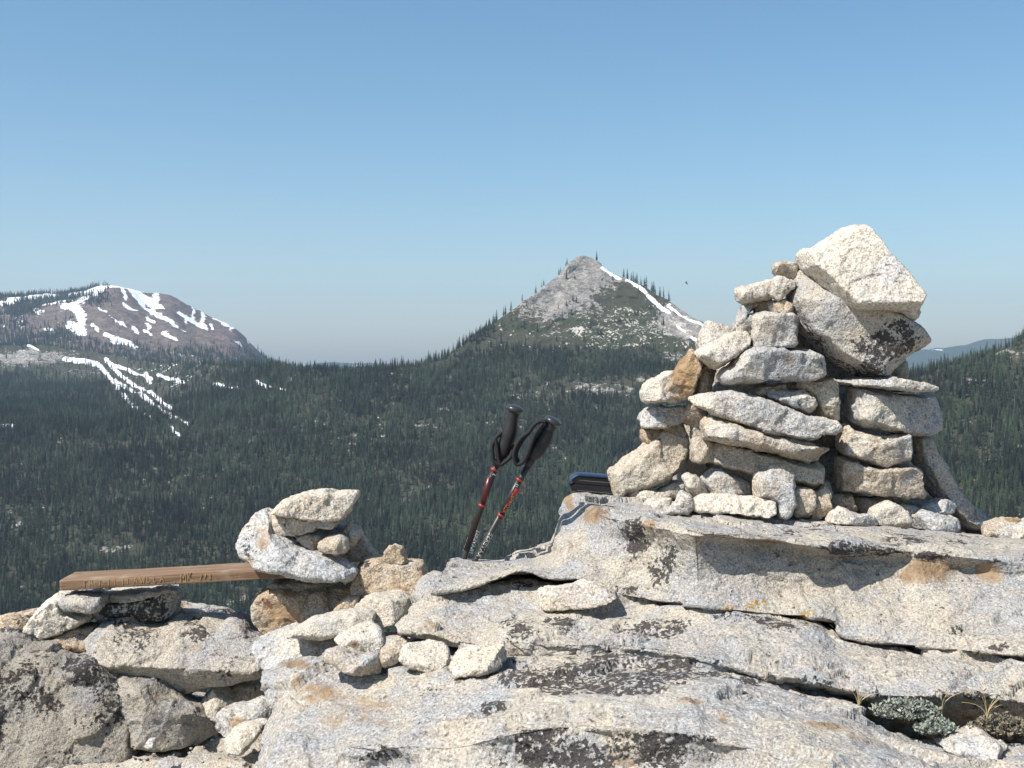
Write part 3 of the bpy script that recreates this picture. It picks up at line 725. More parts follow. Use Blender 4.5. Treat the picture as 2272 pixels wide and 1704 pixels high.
def upper_cols():
    C = []
    C.append([(1015, 1330, 3.6), (1008, 1275, 3.45), (1003, 1256, 3.3), (999, 1250, 3.2), (985, 1262, 3.12), (975, 1280, 3.08), (965, 1300, 3.05), (957, 1316, 3.05), (955, 1325, 3.25)])
    C.append([(1030, 1330, 3.9), (1030, 1262, 3.6), (1030, 1245, 3.42), (1030, 1241, 3.3), (1030, 1252, 3.18), (1030, 1268, 3.12), (1030, 1285, 3.08), (1035, 1303, 3.03), (1040, 1311, 3.2)])
    C.append([(1100, 1330, 4.1), (1100, 1257, 3.7), (1100, 1239, 3.5), (1100, 1235, 3.38), (1100, 1246, 3.22), (1100, 1258, 3.15), (1100, 1270, 3.09), (1105, 1284, 3.02), (1105, 1289, 3.25)])
    C.append([(1160, 1320, 4.1), (1160, 1245, 3.7), (1160, 1225, 3.5), (1160, 1221, 3.4), (1160, 1232, 3.25), (1160, 1243, 3.17), (1160, 1254, 3.08), (1160, 1266, 3.0), (1160, 1271, 3.3)])
    C.append([(1225, 1320, 4.2), (1228, 1240, 3.8), (1232, 1205, 3.6), (1228, 1201, 3.45), (1222, 1215, 3.28), (1220, 1232, 3.18), (1222, 1255, 3.08), (1225, 1284, 2.99), (1225, 1289, 3.3)])
    C.append([(1275, 1300, 4.2), (1268, 1130, 3.75), (1264, 1100, 3.66), (1261, 1103, 3.5), (1256, 1124, 3.38), (1250, 1160, 3.25), (1262, 1215, 3.1), (1275, 1282, 2.99), (1275, 1288, 3.3)])
    faces = {1305: [(1305, 1113, 3.28), (1305, 1132, 3.2), (1305, 1170, 3.15), (1308, 1225, 3.07), (1315, 1286, 2.97), (1315, 1293, 3.3)],
             1353: [(1353, 1134, 3.08), (1355, 1150, 3.04), (1355, 1190, 3.04), (1360, 1250, 3.00), (1370, 1317, 2.94), (1370, 1323, 3.25)],
             1452: [(1452, 1155, 2.94), (1452, 1170, 2.92), (1452, 1215, 2.95), (1455, 1275, 2.93), (1460, 1333, 2.88), (1460, 1340, 3.2)],
             1545: [(1545, 1177, 2.81), (1545, 1190, 2.80), (1545, 1225, 2.83), (1548, 1285, 2.83), (1550, 1345, 2.79), (1550, 1351, 3.15)],
             1570: [(1570, 1179, 2.80), (1570, 1192, 2.80), (1570, 1208, 2.845), (1572, 1285, 2.83), (1574, 1348, 2.785), (1574, 1354, 3.15)],
             1650: [(1650, 1183, 2.83), (1650, 1196, 2.82), (1650, 1210, 2.875), (1650, 1290, 2.835), (1650, 1356, 2.78), (1650, 1361, 3.15)],
             1740: [(1740, 1189, 2.86), (1740, 1202, 2.845), (1740, 1216, 2.90), (1740, 1310, 2.85), (1740, 1365, 2.775), (1740, 1370, 3.15)],
             1765: [(1765, 1190, 2.86), (1765, 1208, 2.82), (1765, 1224, 2.905), (1765, 1310, 2.855), (1765, 1366, 2.77), (1765, 1372, 3.15)],
             1845: [(1845, 1196, 2.88), (1845, 1216, 2.83), (1845, 1234, 2.915), (1845, 1312, 2.86), (1845, 1376, 2.765), (1845, 1381, 3.1)],
             1873: [(1873, 1197, 2.88), (1873, 1217, 2.84), (1873, 1236, 2.91), (1873, 1312, 2.855), (1873, 1413, 2.75), (1873, 1419, 3.1)],
             2000: [(2000, 1205, 2.92), (2000, 1222, 2.885), (2000, 1242, 2.92), (2000, 1330, 2.845), (2000, 1430, 2.71), (2000, 1436, 3.1)],
             2040: [(2040, 1208, 2.91), (2040, 1224, 2.89), (2040, 1244, 2.89), (2040, 1332, 2.82), (2040, 1434, 2.69), (2040, 1441, 3.05)],
             2130: [(2130, 1218, 2.9), (2130, 1236, 2.87), (2130, 1262, 2.90), (2130, 1340, 2.80), (2130, 1443, 2.66), (2130, 1451, 3.0)],
             2272: [(2272, 1231, 2.9), (2272, 1250, 2.87), (2272, 1276, 2.87), (2272, 1350, 2.76), (2272, 1455, 2.58), (2272, 1470, 2.95)],
             2500: [(2500, 1252, 2.9), (2500, 1275, 2.86), (2500, 1296, 2.93), (2500, 1370, 2.8), (2500, 1480, 2.6), (2500, 1495, 2.95)],
             2800: [(2800, 1290, 2.9), (2800, 1310, 2.86), (2800, 1330, 2.93), (2800, 1400, 2.8), (2800, 1510, 2.6), (2800, 1525, 2.95)]}
    for px, fc in faces.items():
        db = 3.6 + 0.3 * float(sstep(px, 1300, 1700)); a = top_pt(px, db); m = top_pt(px, (db + fc[0][2]) / 2)
        C.append([(px, a[1] + 170, db + 0.35), (px, a[1], db), m] + fc)
    return C
UP_SPOTS = [(1450, 1220, 75, 55, 'lich', .66), (1420, 1175, 60, 30, 'lich', .5), (1480, 1260, 60, 50, 'lich', .5), (1900, 1222, 130, 14, 'lich', .95), (2060, 1232, 60, 12, 'lich', .8), (2230, 1245, 60, 12, 'lich', .6),
            (1800, 1178, 190, 12, 'lich', .42), (2090, 1200, 150, 14, 'lich', .55), (1120, 1260, 40, 16, 'lich', .5), (1370, 1310, 60, 20, 'lich', .5),
            (1320, 1140, 55, 32, 'rust', .85), (1690, 1205, 60, 14, 'rust', .9), (2060, 1262, 110, 40, 'rust', .85), (1900, 1222, 120, 12, 'rust', .5), (2200, 1270, 50, 30, 'rust', .8), (1265, 1115, 14, 30, 'rust', .9), (1440, 1165, 22, 16, 'rust', .9),
            (1680, 1335, 26, 12, 'ylw', .8), (1640, 1350, 40, 8, 'ylw', .8), (1790, 1366, 30, 8, 'ylw', .8), (2060, 1390, 120, 40, 'rust', .35), (1545, 1200, 20, 20, 'rust', .8),
            (2130, 1390, 60, 22, 'lich', .42), (2240, 1440, 60, 25, 'lich', .62), (1800, 1300, 120, 60, 'pale', .0)]
upper = loft("upper_ledge_rock", upper_cols(), 0.0048, M_GRAN, UP_SPOTS, [([(2150, 1290), (2220, 1315), (2260, 1330)], 4, .008), ([(1330, 1275), (1400, 1300), (1500, 1318)], 5, .007)], 0.5, 2)
upper["kind"] = "structure"

def mid_cols():
    raw = [
     [(905, 1420, 3.3), (893, 1400, 3.15), (884, 1391, 3.02), (882, 1393, 2.98), (882, 1396, 2.95), (884, 1402, 2.93), (900, 1420, 3.1)],
     [(945, 1400, 3.5), (936, 1335, 3.3), (928, 1326, 3.15), (922, 1345, 3.03), (920, 1370, 2.96), (922, 1402, 2.88), (925, 1417, 3.05)],
     [(985, 1380, 3.5), (972, 1300, 3.35), (963, 1283, 3.2), (962, 1320, 3.05), (962, 1365, 2.94), (965, 1410, 2.83), (965, 1422, 3.0)],
     [(1030, 1380, 3.6), (1030, 1308, 3.3), (1030, 1311, 3.08), (1030, 1340, 3.0), (1030, 1380, 2.9), (1032, 1420, 2.8), (1032, 1445, 2.78)],
     [(1130, 1360, 3.6), (1130, 1281, 3.35), (1130, 1287, 3.1), (1130, 1330, 2.97), (1130, 1380, 2.86), (1130, 1424, 2.74), (1130, 1455, 2.73)],
     [(1250, 1360, 3.6), (1250, 1288, 3.35), (1250, 1296, 3.07), (1250, 1345, 2.92), (1250, 1385, 2.83), (1250, 1428, 2.7), (1250, 1460, 2.69)],
     [(1400, 1380, 3.5), (1400, 1325, 3.2), (1400, 1330, 2.93), (1400, 1360, 2.87), (1400, 1390, 2.78), (1400, 1435, 2.64), (1400, 1470, 2.64)],
     [(1560, 1400, 3.4), (1560, 1348, 3.15), (1560, 1353, 2.81), (1560, 1378, 2.76), (1560, 1415, 2.68), (1560, 1458, 2.58), (1560, 1490, 2.58)],
     [(1700, 1410, 3.4), (1700, 1360, 3.1), (1700, 1365, 2.80), (1700, 1393, 2.74), (1700, 1440, 2.65), (1700, 1494, 2.53), (1705, 1515, 2.55)],
     [(1790, 1420, 3.4), (1790, 1370, 3.1), (1790, 1375, 2.79), (1790, 1403, 2.72), (1790, 1455, 2.61), (1790, 1508, 2.5), (1790, 1535, 2.62)],
     [(1880, 1470, 3.3), (1880, 1416, 3.0), (1880, 1420, 2.765), (1880, 1443, 2.69), (1880, 1490, 2.58), (1880, 1532, 2.49), (1880, 1565, 2.64)],
     [(2000, 1480, 3.3), (2000, 1432, 3.0), (2000, 1437, 2.72), (2000, 1458, 2.65), (2000, 1500, 2.55), (2000, 1545, 2.47), (2000, 1610, 2.60)],
     [(2100, 1490, 3.2), (2100, 1442, 3.0), (2100, 1446, 2.69), (2100, 1465, 2.63), (2100, 1502, 2.54), (2100, 1542, 2.46), (2100, 1630, 2.62)],
     [(2180, 1500, 3.2), (2180, 1452, 2.95), (2180, 1457, 2.655), (2180, 1482, 2.6), (2180, 1512, 2.52), (2180, 1545, 2.46), (2180, 1630, 2.62)],
     [(2280, 1530, 3.1), (2280, 1482, 2.9), (2280, 1484, 2.60), (2280, 1506, 2.55), (2280, 1535, 2.5), (2280, 1560, 2.44), (2280, 1640, 2.58)],
     [(2500, 1570, 3.1), (2500, 1520, 2.9), (2500, 1536, 2.64), (2500, 1552, 2.57), (2500, 1575, 2.5), (2500, 1600, 2.44), (2500, 1680, 2.58)],
     [(2800, 1590, 3.1), (2800, 1540, 2.9), (2800, 1556, 2.64), (2800, 1572, 2.57), (2800, 1595, 2.5), (2800, 1620, 2.44), (2800, 1700, 2.58)]]
    return raw
MID_SPOTS = [(1150, 1395, 60, 32, 'lich', .62), (1260, 1390, 60, 30, 'lich', .72), (1390, 1395, 70, 28, 'lich', .62), (1500, 1390, 70, 22, 'lich', .55), (1060, 1330, 60, 14, 'lich', .5), (950, 1330, 20, 14, 'lich', .6), (1170, 1295, 40, 14, 'lich', .6),
             (1740, 1392, 95, 22, 'lich', .5), (1640, 1372, 90, 10, 'lich', .55), (1790, 1378, 26, 14, 'ylw', .9), (1800, 1395, 20, 10, 'ylw', .8), (1430, 1325, 60, 8, 'ylw', .35), (950, 1390, 40, 20, 'rust', .6), (1250, 1368, 180, 16, 'pale', .6),
             (1990, 1475, 160, 30, 'rust', .30), (1880, 1450, 120, 40, 'rust', .28), (1840, 1520, 30, 16, 'lich', .6), (2130, 1580, 90, 50, 'rust', .7), (2190, 1560, 80, 30, 'lich', .55), (1330, 1430, 140, 10, 'lich', .4)]
mid = loft("middle_ledge_rock", mid_cols(), 0.0046, M_GRAN, MID_SPOTS,
           [([(1810, 1487), (1880, 1493), (1960, 1490), (2010, 1480), (2080, 1470)], 3.5, .012), ([(2000, 1502), (2060, 1500), (2100, 1507), (2150, 1498), (2200, 1486)], 4, .016),
            ([(1000, 1330), (1100, 1338), (1200, 1345)], 4, .007), ([(940, 1340), (1010, 1350), (1090, 1358)], 3.5, .006), ([(1100, 1300), (1060, 1320), (1010, 1330)], 4, .008)], 0.75, 5)
mid["kind"] = "structure"

def low_cols():
    def c(px, rows): return [(r if len(r) == 3 else (px,) + r) for r in rows]
    return [
     c(600, [(680, 1560, 3.4), (612, 1490, 3.2), (592, 1482, 3.02), (585, 1494, 2.95), (590, 1530, 2.88), (603, 1578, 2.82), (565, 1640, 2.74), (545, 1720, 2.68), (540, 1900, 2.5)]),
     c(640, [(660, 1540, 3.5), (640, 1470, 3.25), (640, 1474, 3.05), (636, 1490, 2.9), (640, 1540, 2.78), (642, 1590, 2.68), (628, 1650, 2.58), (615, 1720, 2.52), (600, 1900, 2.35)]),
     c(740, [(1520, 3.5), (1445, 3.25), (1452, 3.05), (1480, 2.85), (1540, 2.72), (1592, 2.62), (1650, 2.50), (1720, 2.46), (1900, 2.3)]),
     c(850, [(1500, 3.4), (1430, 3.15), (1447, 2.98), (1490, 2.78), (1548, 2.66), (1600, 2.53), (1655, 2.42), (1700, 2.44), (1900, 2.28)]),
     c(1000, [(1490, 3.4), (1418, 3.1), (1442, 2.9), (1485, 2.70), (1545, 2.56), (1600, 2.42), (1652, 2.33), (1695, 2.30), (1900, 2.2)]),
     c(1120, [(1490, 3.3), (1427, 2.95), (1452, 2.78), (1490, 2.60), (1545, 2.47), (1600, 2.34), (1632, 2.28), (1690, 2.28), (1900, 2.2)]),
     c(1230, [(1490, 3.3), (1429, 2.9), (1457, 2.70), (1500, 2.52), (1550, 2.40), (1590, 2.31), (1612, 2.28), (1690, 2.27), (1900, 2.15)]),
     c(1400, [(1500, 3.2), (1436, 2.85), (1460, 2.66), (1500, 2.48), (1548, 2.37), (1592, 2.27), (1616, 2.235), (1690, 2.24), (1900, 2.1)]),
     c(1550, [(1510, 3.1), (1456, 2.75), (1480, 2.58), (1517, 2.44), (1562, 2.33), (1606, 2.23), (1632, 2.19), (1690, 2.20), (1900, 2.05)]),
     c(1680, [(1540, 3.0), (1488, 2.68), (1505, 2.52), (1537, 2.40), (1582, 2.29), (1632, 2.18), (1660, 2.14), (1700, 2.12), (1900, 1.95)]),
     c(1790, [(1580, 3.0), (1530, 2.62), (1546, 2.46), (1572, 2.35), (1610, 2.25), (1650, 2.15), (1690, 2.07), (1730, 2.02), (1900, 1.85)]),
     c(1900, [(1620, 2.9), (1572, 2.58), (1580, 2.43), (1602, 2.33), (1632, 2.24), (1662, 2.16), (1695, 2.07), (1740, 2.00), (1900, 1.85)]),
     c(1950, [(1660, 2.9), (1612, 2.56), (1605, 2.42), (1618, 2.33), (1642, 2.24), (1668, 2.15), (1700, 2.06), (1745, 1.98), (1900, 1.82)]),
     c(2070, [(1690, 2.9), (1652, 2.56), (1655, 2.42), (1662, 2.33), (1674, 2.24), (1692, 2.15), (1715, 2.06), (1760, 1.96), (1900, 1.8)]),
     c(2280, [(1690, 2.9), (1650, 2.56), (1660, 2.42), (1672, 2.33), (1690, 2.24), (1706, 2.15), (1730, 2.06), (1770, 1.96), (1900, 1.8)]),
     c(2700, [(1720, 2.9), (1680, 2.56), (1690, 2.42), (1702, 2.33), (1716, 2.24), (1736, 2.15), (1756, 2.06), (1790, 1.96), (1920, 1.8)])]
LOW_SPOTS = [(1200, 1490, 130, 40, 'lich', .80), (1330, 1500, 170, 44, 'lich', .95), (1480, 1495, 160, 42, 'lich', .90), (1620, 1500, 110, 26, 'lich', .62), (1250, 1460, 160, 14, 'lich', .6), (1440, 1525, 70, 14, 'lich', .85), (1760, 1545, 40, 12, 'lich', .45),
             (1090, 1570, 40, 16, 'lich', .78), (1200, 1640, 100, 30, 'lich', .85), (1110, 1660, 40, 26, 'lich', .9), (1550, 1640, 70, 22, 'lich', .85), (1420, 1670, 270, 45, 'lich', .70), (1140, 1680, 110, 40, 'lich', .70), (1650, 1670, 60, 18, 'lich', .5), (840, 1680, 60, 22, 'lich', .5),  # broad bottom patches: lichen, plus the overhang's shade painted in the same dark
             (700, 1480, 60, 14, 'lich', .5), (720, 1530, 90, 30, 'rust', .75), (830, 1595, 70, 18, 'rust', .75), (660, 1490, 45, 12, 'rust', 1.0), (780, 1560, 150, 60, 'rust', .62), (1850, 1620, 90, 20, 'rust', .75), (1920, 1650, 80, 16, 'rust', .7), (1380, 1695, 60, 16, 'rust', .9),
             (1530, 1562, 40, 10, 'rust', .9), (1480, 1590, 60, 8, 'rust', .7), (1605, 1585, 14, 12, 'rust', 1.0), (910, 1600, 60, 20, 'lich', .3), (1350, 1560, 180, 22, 'pale', .5), (960, 1545, 40, 20, 'lich', .4), (1900, 1570, 60, 12, 'pale', .5)]
low = loft("lower_ledge_rock", low_cols(), 0.0044, M_GRAN, LOW_SPOTS, [([(1040, 1515), (1010, 1502), (1000, 1490)], 4, .008), ([(700, 1660), (705, 1630), (690, 1600)], 4, .006)], 0.75, 9)
low["kind"] = "structure"

# ---------------------------------------------------------------- the big cairn
cairn = empty("summit_cairn", Vector(ray(1740, 1150, 3.42)), "large summit cairn of stacked pale granite stones topped by a big tilted boulder", "cairn")
def C(z, d, T, **kw):
    return stone("stone", Z1(z), d, T, cairn, **kw)
C([(1020, 215), (1045, 188), (1075, 195), (1160, 140), (1240, 85), (1310, 70), (1340, 85), (1380, 140), (1420, 215), (1500, 330), (1562, 425), (1532, 470), (1515, 535), (1490, 530), (1450, 505), (1350, 490), (1270, 495), (1215, 485), (1170, 440), (1130, 390), (1085, 340), (1030, 290)],
  3.38, 0.20, pitch=0.45, yaw=-0.05, rnd=.09, inset=.08, cuts=0, rough=.55, tone=.14, warm=.14, stain=.3, label="big pale cream boulder tilted on the very top of the cairn", extra=[((0, -.55, -.83), .78)], seed=3)
C([(1000, 330), (1012, 292), (1050, 285), (1110, 330), (1170, 380), (1230, 430), (1300, 455), (1400, 480), (1490, 520), (1535, 555), (1602, 630), (1570, 660), (1500, 690), (1440, 760), (1400, 805), (1330, 808), (1280, 780), (1200, 745), (1130, 700), (1080, 640), (1030, 590), (1000, 530), (958, 450), (985, 380)],
  3.42, 0.24, pitch=0.05, rnd=.08, inset=.08, cuts=0, rough=.8, tone=-.12, warm=-.08, stain=.25, lichen=.8, label="curved boulder blackened by lichen under the top boulder", extra=[((.35, -.8, -.45), .70), ((-.2, -.6, .78), .60), ((-.6, -.75, -.2), .66)],
  spots=[(1985, 762, 75, 50, 'lich', 1.05), (1950, 810, 35, 40, 'lich', .9), (1840, 640, 40, 22, 'lich', .62), (1815, 620, 18, 14, 'lich', .7), (2010, 735, 40, 25, 'lich', .8), (1850, 680, 40, 15, 'rust', .6)])
C([(1370, 690), (1500, 650), (1508, 815), (1370, 815)], 3.58, 0.12, tone=-.1, stain=.2)
C([(950, 540), (1010, 590), (1080, 660), (1140, 740), (1130, 800), (960, 690)], 3.58, 0.14, tone=-.1)
C([(885, 275), (900, 258), (960, 262), (1010, 270), (1005, 320), (985, 345), (900, 325), (882, 310)], 3.46, 0.09, stain=.5, tone=-.05)
C([(705, 410), (715, 385), (760, 370), (890, 342), (910, 340), (895, 400), (870, 430), (800, 440), (745, 462), (715, 445)], 3.47, 0.12, tone=.05, pitch=.35)
C([(888, 345), (905, 326), (960, 340), (992, 355), (978, 385), (930, 420), (900, 447), (873, 430)], 3.42, 0.10, tone=.05, yaw=.3)
C([(735, 460), (800, 436), (868, 432), (852, 462), (810, 462), (772, 490), (722, 570), (683, 605), (700, 540)], 3.48, 0.12, tone=-.1, yaw=.3)
C([(808, 448), (872, 430), (866, 462), (846, 495), (796, 505), (792, 470)], 3.5, 0.10, stain=.6)
C([(852, 450), (902, 438), (908, 495), (858, 505)], 3.47, 0.08, tone=.05)
C([(893, 455), (930, 437), (970, 450), (974, 497), (930, 510), (895, 497)], 3.42, 0.09, stain=.75, rnd=.3, label="small round yellowish stone under the boulders")
C([(688, 600), (735, 522), (852, 486), (848, 507), (802, 532), (782, 582), (760, 608), (720, 604)], 3.46, 0.12, tone=-.08)
C([(798, 520), (830, 498), (962, 503), (988, 525), (978, 658), (790, 664), (785, 600)], 3.41, 0.16, pitch=.1, rnd=.09, cuts=1, inset=.08, stain=.35, extra=[((.86, -.5, 0), .80)], label="square grey block with a shaded right side")
C([(525, 645), (548, 582), (580, 536), (640, 546), (687, 570), (692, 602), (640, 650), (560, 690), (522, 695)], 3.5, 0.12, tone=.06, pitch=.4)
C([(518, 690), (560, 658), (700, 588), (760, 588), (784, 612), (772, 650), (690, 722), (612, 763), (590, 757), (525, 712)], 3.40, 0.13, rnd=.08, cuts=1, tone=.05, pitch=.1, extra=[((.2, -.72, .70), .52)], label="bar shaped stone leaning on the left shoulder")
C([(418, 772), (500, 668), (528, 688), (545, 740), (535, 800), (495, 882), (450, 922), (420, 902), (378, 872)], 3.43, 0.11, stain=1.0, rnd=.1, pitch=.25, yaw=-.2, label="rust orange stone leaning on the left side", spots=[(1510, 830, 40, 50, 'rust', .8)])
C([(257, 880), (275, 835), (390, 778), (428, 774), (400, 850), (435, 910), (430, 918), (270, 918)], 3.46, 0.14, tone=.12, pitch=.4)
C([(540, 738), (562, 748), (624, 765), (604, 830), (574, 872), (592, 902), (562, 987), (540, 1032), (458, 1027), (453, 1000), (480, 930), (520, 830)], 3.47, 0.12, tone=-.12, stain=.7, rnd=.09, extra=[((.8, -.6, .0), .45)], label="tall brown stone leaning behind the long slab")
C([(630, 802), (650, 768), (700, 733), (740, 673), (800, 656), (920, 658), (940, 670), (1040, 678), (1102, 700), (1120, 735), (1122, 792), (1050, 822), (960, 816), (860, 822), (760, 827), (650, 834)],
  3.38, 0.20, pitch=.25, stain=.15, warm=-.12, cuts=2, label="wide grey stone with a rust stain in its middle", spots=[(1755, 800, 16, 26, 'rust', 1.1), (1700, 830, 16, 9, 'rust', 1.1), (1730, 815, 40, 26, 'rust', .5)], extra=[((.1, -.75, -.65), .7)])
C([(590, 875), (635, 826), (800, 826), (944, 826), (944, 865), (830, 885), (700, 888)], 3.52, 0.14, tone=-.1)
C([(795, 885), (825, 850), (900, 838), (942, 830), (948, 868), (860, 885)], 3.40, 0.10, stain=.5, tone=.05)
C([(845, 882), (868, 863), (1030, 868), (1072, 893), (1088, 950), (1060, 968), (960, 935), (880, 905)], 3.36, 0.12, rnd=.1, extra=[((-.1, -.6, .8), .5)])
C([(972, 850), (990, 828), (1040, 813), (1130, 803), (1178, 818), (1190, 840), (1183, 1003), (1100, 990), (1083, 930), (1068, 888), (1030, 863)], 3.40, 0.16, rnd=.09, stain=.6, extra=[((.8, -.6, 0), .72)], label="upright yellow stained block beside the dark gap")
C([(486, 905), (520, 888), (600, 878), (720, 878), (820, 898), (940, 943), (1050, 988), (1172, 1010), (1192, 1042), (1170, 1074), (1112, 1062), (1085, 1092), (1000, 1087), (900, 1072), (800, 1047), (700, 1012), (600, 972), (520, 932)],
  3.31, 0.18, pitch=.3, rnd=.16, cuts=3, tone=.02, stain=.3, label="long pale slab slanting down to the right across the cairn front")
C([(548, 1012), (568, 986), (650, 1008), (760, 1038), (830, 1058), (960, 1093), (1080, 1123), (1144, 1140), (1128, 1165), (1112, 1210), (1060, 1202), (900, 1162), (760, 1132), (640, 1112), (560, 1087), (543, 1050)],
  3.31, 0.18, pitch=.02, rnd=.09, cuts=2, stain=.55, tone=-.05, extra=[((0, -.5, .87), .8)], label="second long slanting bar under the long pale slab")
C([(508, 1100), (530, 1083), (592, 1098), (600, 1195), (560, 1207), (503, 1197), (498, 1160)], 3.36, 0.14, rnd=.1, tone=-.05, stain=.4)
C([(575, 1108), (640, 1113), (780, 1138), (900, 1163), (1050, 1198), (1107, 1213), (1108, 1307), (1050, 1314), (950, 1302), (850, 1272), (700, 1237), (588, 1202)],
  3.36, 0.16, rnd=.08, cuts=2, tone=-.06, stain=.4, label="third slanting bar low in the cairn front")
C([(498, 1040), (552, 995), (548, 1095), (500, 1115)], 3.48, 0.10, tone=-.1)
C([(249, 1000), (275, 958), (330, 938), (462, 943), (468, 1002), (440, 1020), (400, 1030), (350, 1042), (270, 1042)], 3.48, 0.14, rnd=.22, pitch=.2)
C([(262, 1050), (345, 1035), (360, 1085), (300, 1125), (262, 1095)], 3.52, 0.12, stain=1.0, tone=-.15)
C([(108, 1240), (180, 1188), (260, 1138), (330, 1078), (370, 1018), (410, 993), (450, 1018), (478, 1080), (482, 1150), (442, 1240), (360, 1302), (280, 1332), (190, 1342), (180, 1367), (145, 1362), (118, 1290)],
  3.50, 0.15, pitch=.15, rnd=.12, cuts=2, stain=.45, tone=.06, warm=.16, label="big cream slab leaning on the left beside the wallet", extra=[((.75, -.6, -.2), .72)])
C([(335, 1338), (400, 1298), (470, 1290), (460, 1335), (430, 1368), (380, 1360)], 3.47, 0.09, tone=.05)
C([(453, 1275), (480, 1250), (522, 1268), (562, 1320), (574, 1358), (520, 1374), (478, 1342)], 3.32, 0.09, rnd=.2, tone=.02)
C([(546, 1280), (600, 1238), (660, 1248), (795, 1308), (795, 1362), (700, 1368), (580, 1364), (558, 1320)], 3.36, 0.12, rnd=.07, cuts=1, tone=-.02, extra=[((-.2, -.3, .93), .72)])
C([(788, 1310), (800, 1258), (850, 1248), (880, 1216), (940, 1213), (988, 1245), (982, 1290), (984, 1400), (962, 1452), (930, 1470), (890, 1467), (885, 1402), (860, 1382), (798, 1372)],
  3.26, 0.10, rnd=.12, cuts=2, tone=.05, stain=.4, pitch=.15, label="upright notched cream stone at the front of the cairn base")
C([(510, 1390), (540, 1368), (600, 1360), (760, 1366), (860, 1368), (888, 1390), (888, 1440), (850, 1462), (700, 1447), (620, 1437), (512, 1432)], 3.24, 0.13, rnd=.1, cuts=1, tone=.18, warm=.14, extra=[((0, -.42, .9), .55)], label="bright flat bar lying at the foot of the cairn")
C([(372, 1442), (428, 1390), (448, 1338), (492, 1360), (513, 1390), (502, 1432), (480, 1458), (430, 1448)], 3.25, 0.09, rnd=.1, yaw=.2)
C([(188, 1355), (220, 1336), (300, 1338), (390, 1348), (418, 1370), (330, 1388), (250, 1388), (200, 1372)], 3.45, 0.10, tone=.1, rnd=.12, spots=[(1480, 1100, 25, 10, 'rust', .9)])
C([(275, 1402), (300, 1380), (405, 1378), (398, 1402), (375, 1432), (300, 1434), (278, 1422)], 3.34, 0.08, tone=.02)
C([(978, 1345), (1000, 1326), (1060, 1328), (1082, 1350), (1068, 1440), (1050, 1474), (990, 1467), (976, 1430)], 3.27, 0.11, rnd=.08, stain=.5, extra=[((.3, -.6, .73), .66)])
C([(1068, 1345), (1130, 1310), (1150, 1350), (1153, 1420), (1112, 1452), (1080, 1482), (1050, 1477), (1060, 1420)], 3.30, 0.10, rnd=.08, stain=.8)
C([(1050, 1300), (1140, 1290), (1165, 1360), (1080, 1390)], 3.42, 0.12, tone=-.1)
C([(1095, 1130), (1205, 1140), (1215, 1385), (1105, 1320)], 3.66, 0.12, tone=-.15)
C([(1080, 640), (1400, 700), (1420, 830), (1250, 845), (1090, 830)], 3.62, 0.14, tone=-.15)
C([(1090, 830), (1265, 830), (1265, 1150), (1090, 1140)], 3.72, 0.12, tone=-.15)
C([(1165, 822), (1250, 812), (1400, 797), (1500, 812), (1608, 842), (1600, 862), (1500, 867), (1380, 852), (1240, 838)], 3.40, 0.24, rnd=.2, cuts=1, pitch=-.1, tone=-.02, label="thin flat slab jutting out under the lichen blackened boulder")
C([(1248, 850), (1290, 843), (1440, 878), (1560, 888), (1640, 888), (1662, 918), (1678, 1000), (1670, 1052), (1600, 1067), (1500, 1062), (1400, 1052), (1290, 1027), (1243, 1002), (1246, 900)],
  3.42, 0.20, rnd=.12, cuts=2, stain=.2, warm=-.1, label="large square block on the right side of the cairn", pitch=.15)
C([(1203, 1100), (1213, 1033), (1240, 1028), (1262, 1063), (1400, 1080), (1515, 1068), (1518, 1190), (1440, 1202), (1390, 1217), (1300, 1197), (1208, 1157)], 3.38, 0.19, rnd=.08, cuts=3, stain=.45, extra=[((.55, -.83, 0), .66), ((0, -.4, .92), .68)])
C([(1193, 1180), (1260, 1193), (1340, 1225), (1480, 1215), (1545, 1218), (1582, 1245), (1572, 1310), (1588, 1362), (1500, 1374), (1400, 1362), (1300, 1342), (1198, 1337), (1193, 1270)], 3.38, 0.20, rnd=.08, cuts=3, stain=.55, tone=-.05, extra=[((0, -.35, .94), .70)])
C([(1515, 1075), (1560, 1055), (1612, 1070), (1640, 1140), (1702, 1230), (1752, 1330), (1802, 1388), (1872, 1440), (1892, 1480), (1872, 1522), (1820, 1525), (1745, 1495), (1675, 1420), (1600, 1310), (1540, 1200)], 3.52, 0.14, tone=-.08, stain=.35, yaw=.25, rnd=.1, cuts=1, label="long greenish stone propped against the right side")
C([(1148, 1365), (1250, 1356), (1278, 1432), (1200, 1430), (1158, 1435)], 3.38, 0.12, stain=.7, rnd=.09)
C([(1262, 1368), (1422, 1372), (1455, 1412), (1360, 1455), (1290, 1445)], 3.42, 0.14, tone=-.05)
C([(1560, 1372), (1600, 1365), (1700, 1395), (1690, 1425), (1560, 1440), (1450, 1420), (1440, 1385)], 3.52, 0.12, tone=-.05)
C([(1133, 1482), (1155, 1440), (1200, 1416), (1260, 1443), (1360, 1453), (1373, 1492), (1330, 1503), (1250, 1494), (1148, 1492)], 3.26, 0.10, tone=.1, rnd=.2)
C([(1346, 1460), (1360, 1428), (1440, 1393), (1502, 1428), (1543, 1480), (1532, 1513), (1440, 1513), (1370, 1494)], 3.28, 0.11, tone=.12, stain=.3, warm=.15, rnd=.2)
C([(1478, 1405), (1560, 1408), (1592, 1440), (1560, 1472), (1540, 1472), (1508, 1440)], 3.38, 0.10)
C([(1558, 1412), (1640, 1390), (1670, 1378), (1742, 1393), (1748, 1410), (1722, 1442), (1660, 1452), (1580, 1442)], 3.42, 0.13, tone=.02, rnd=.1)
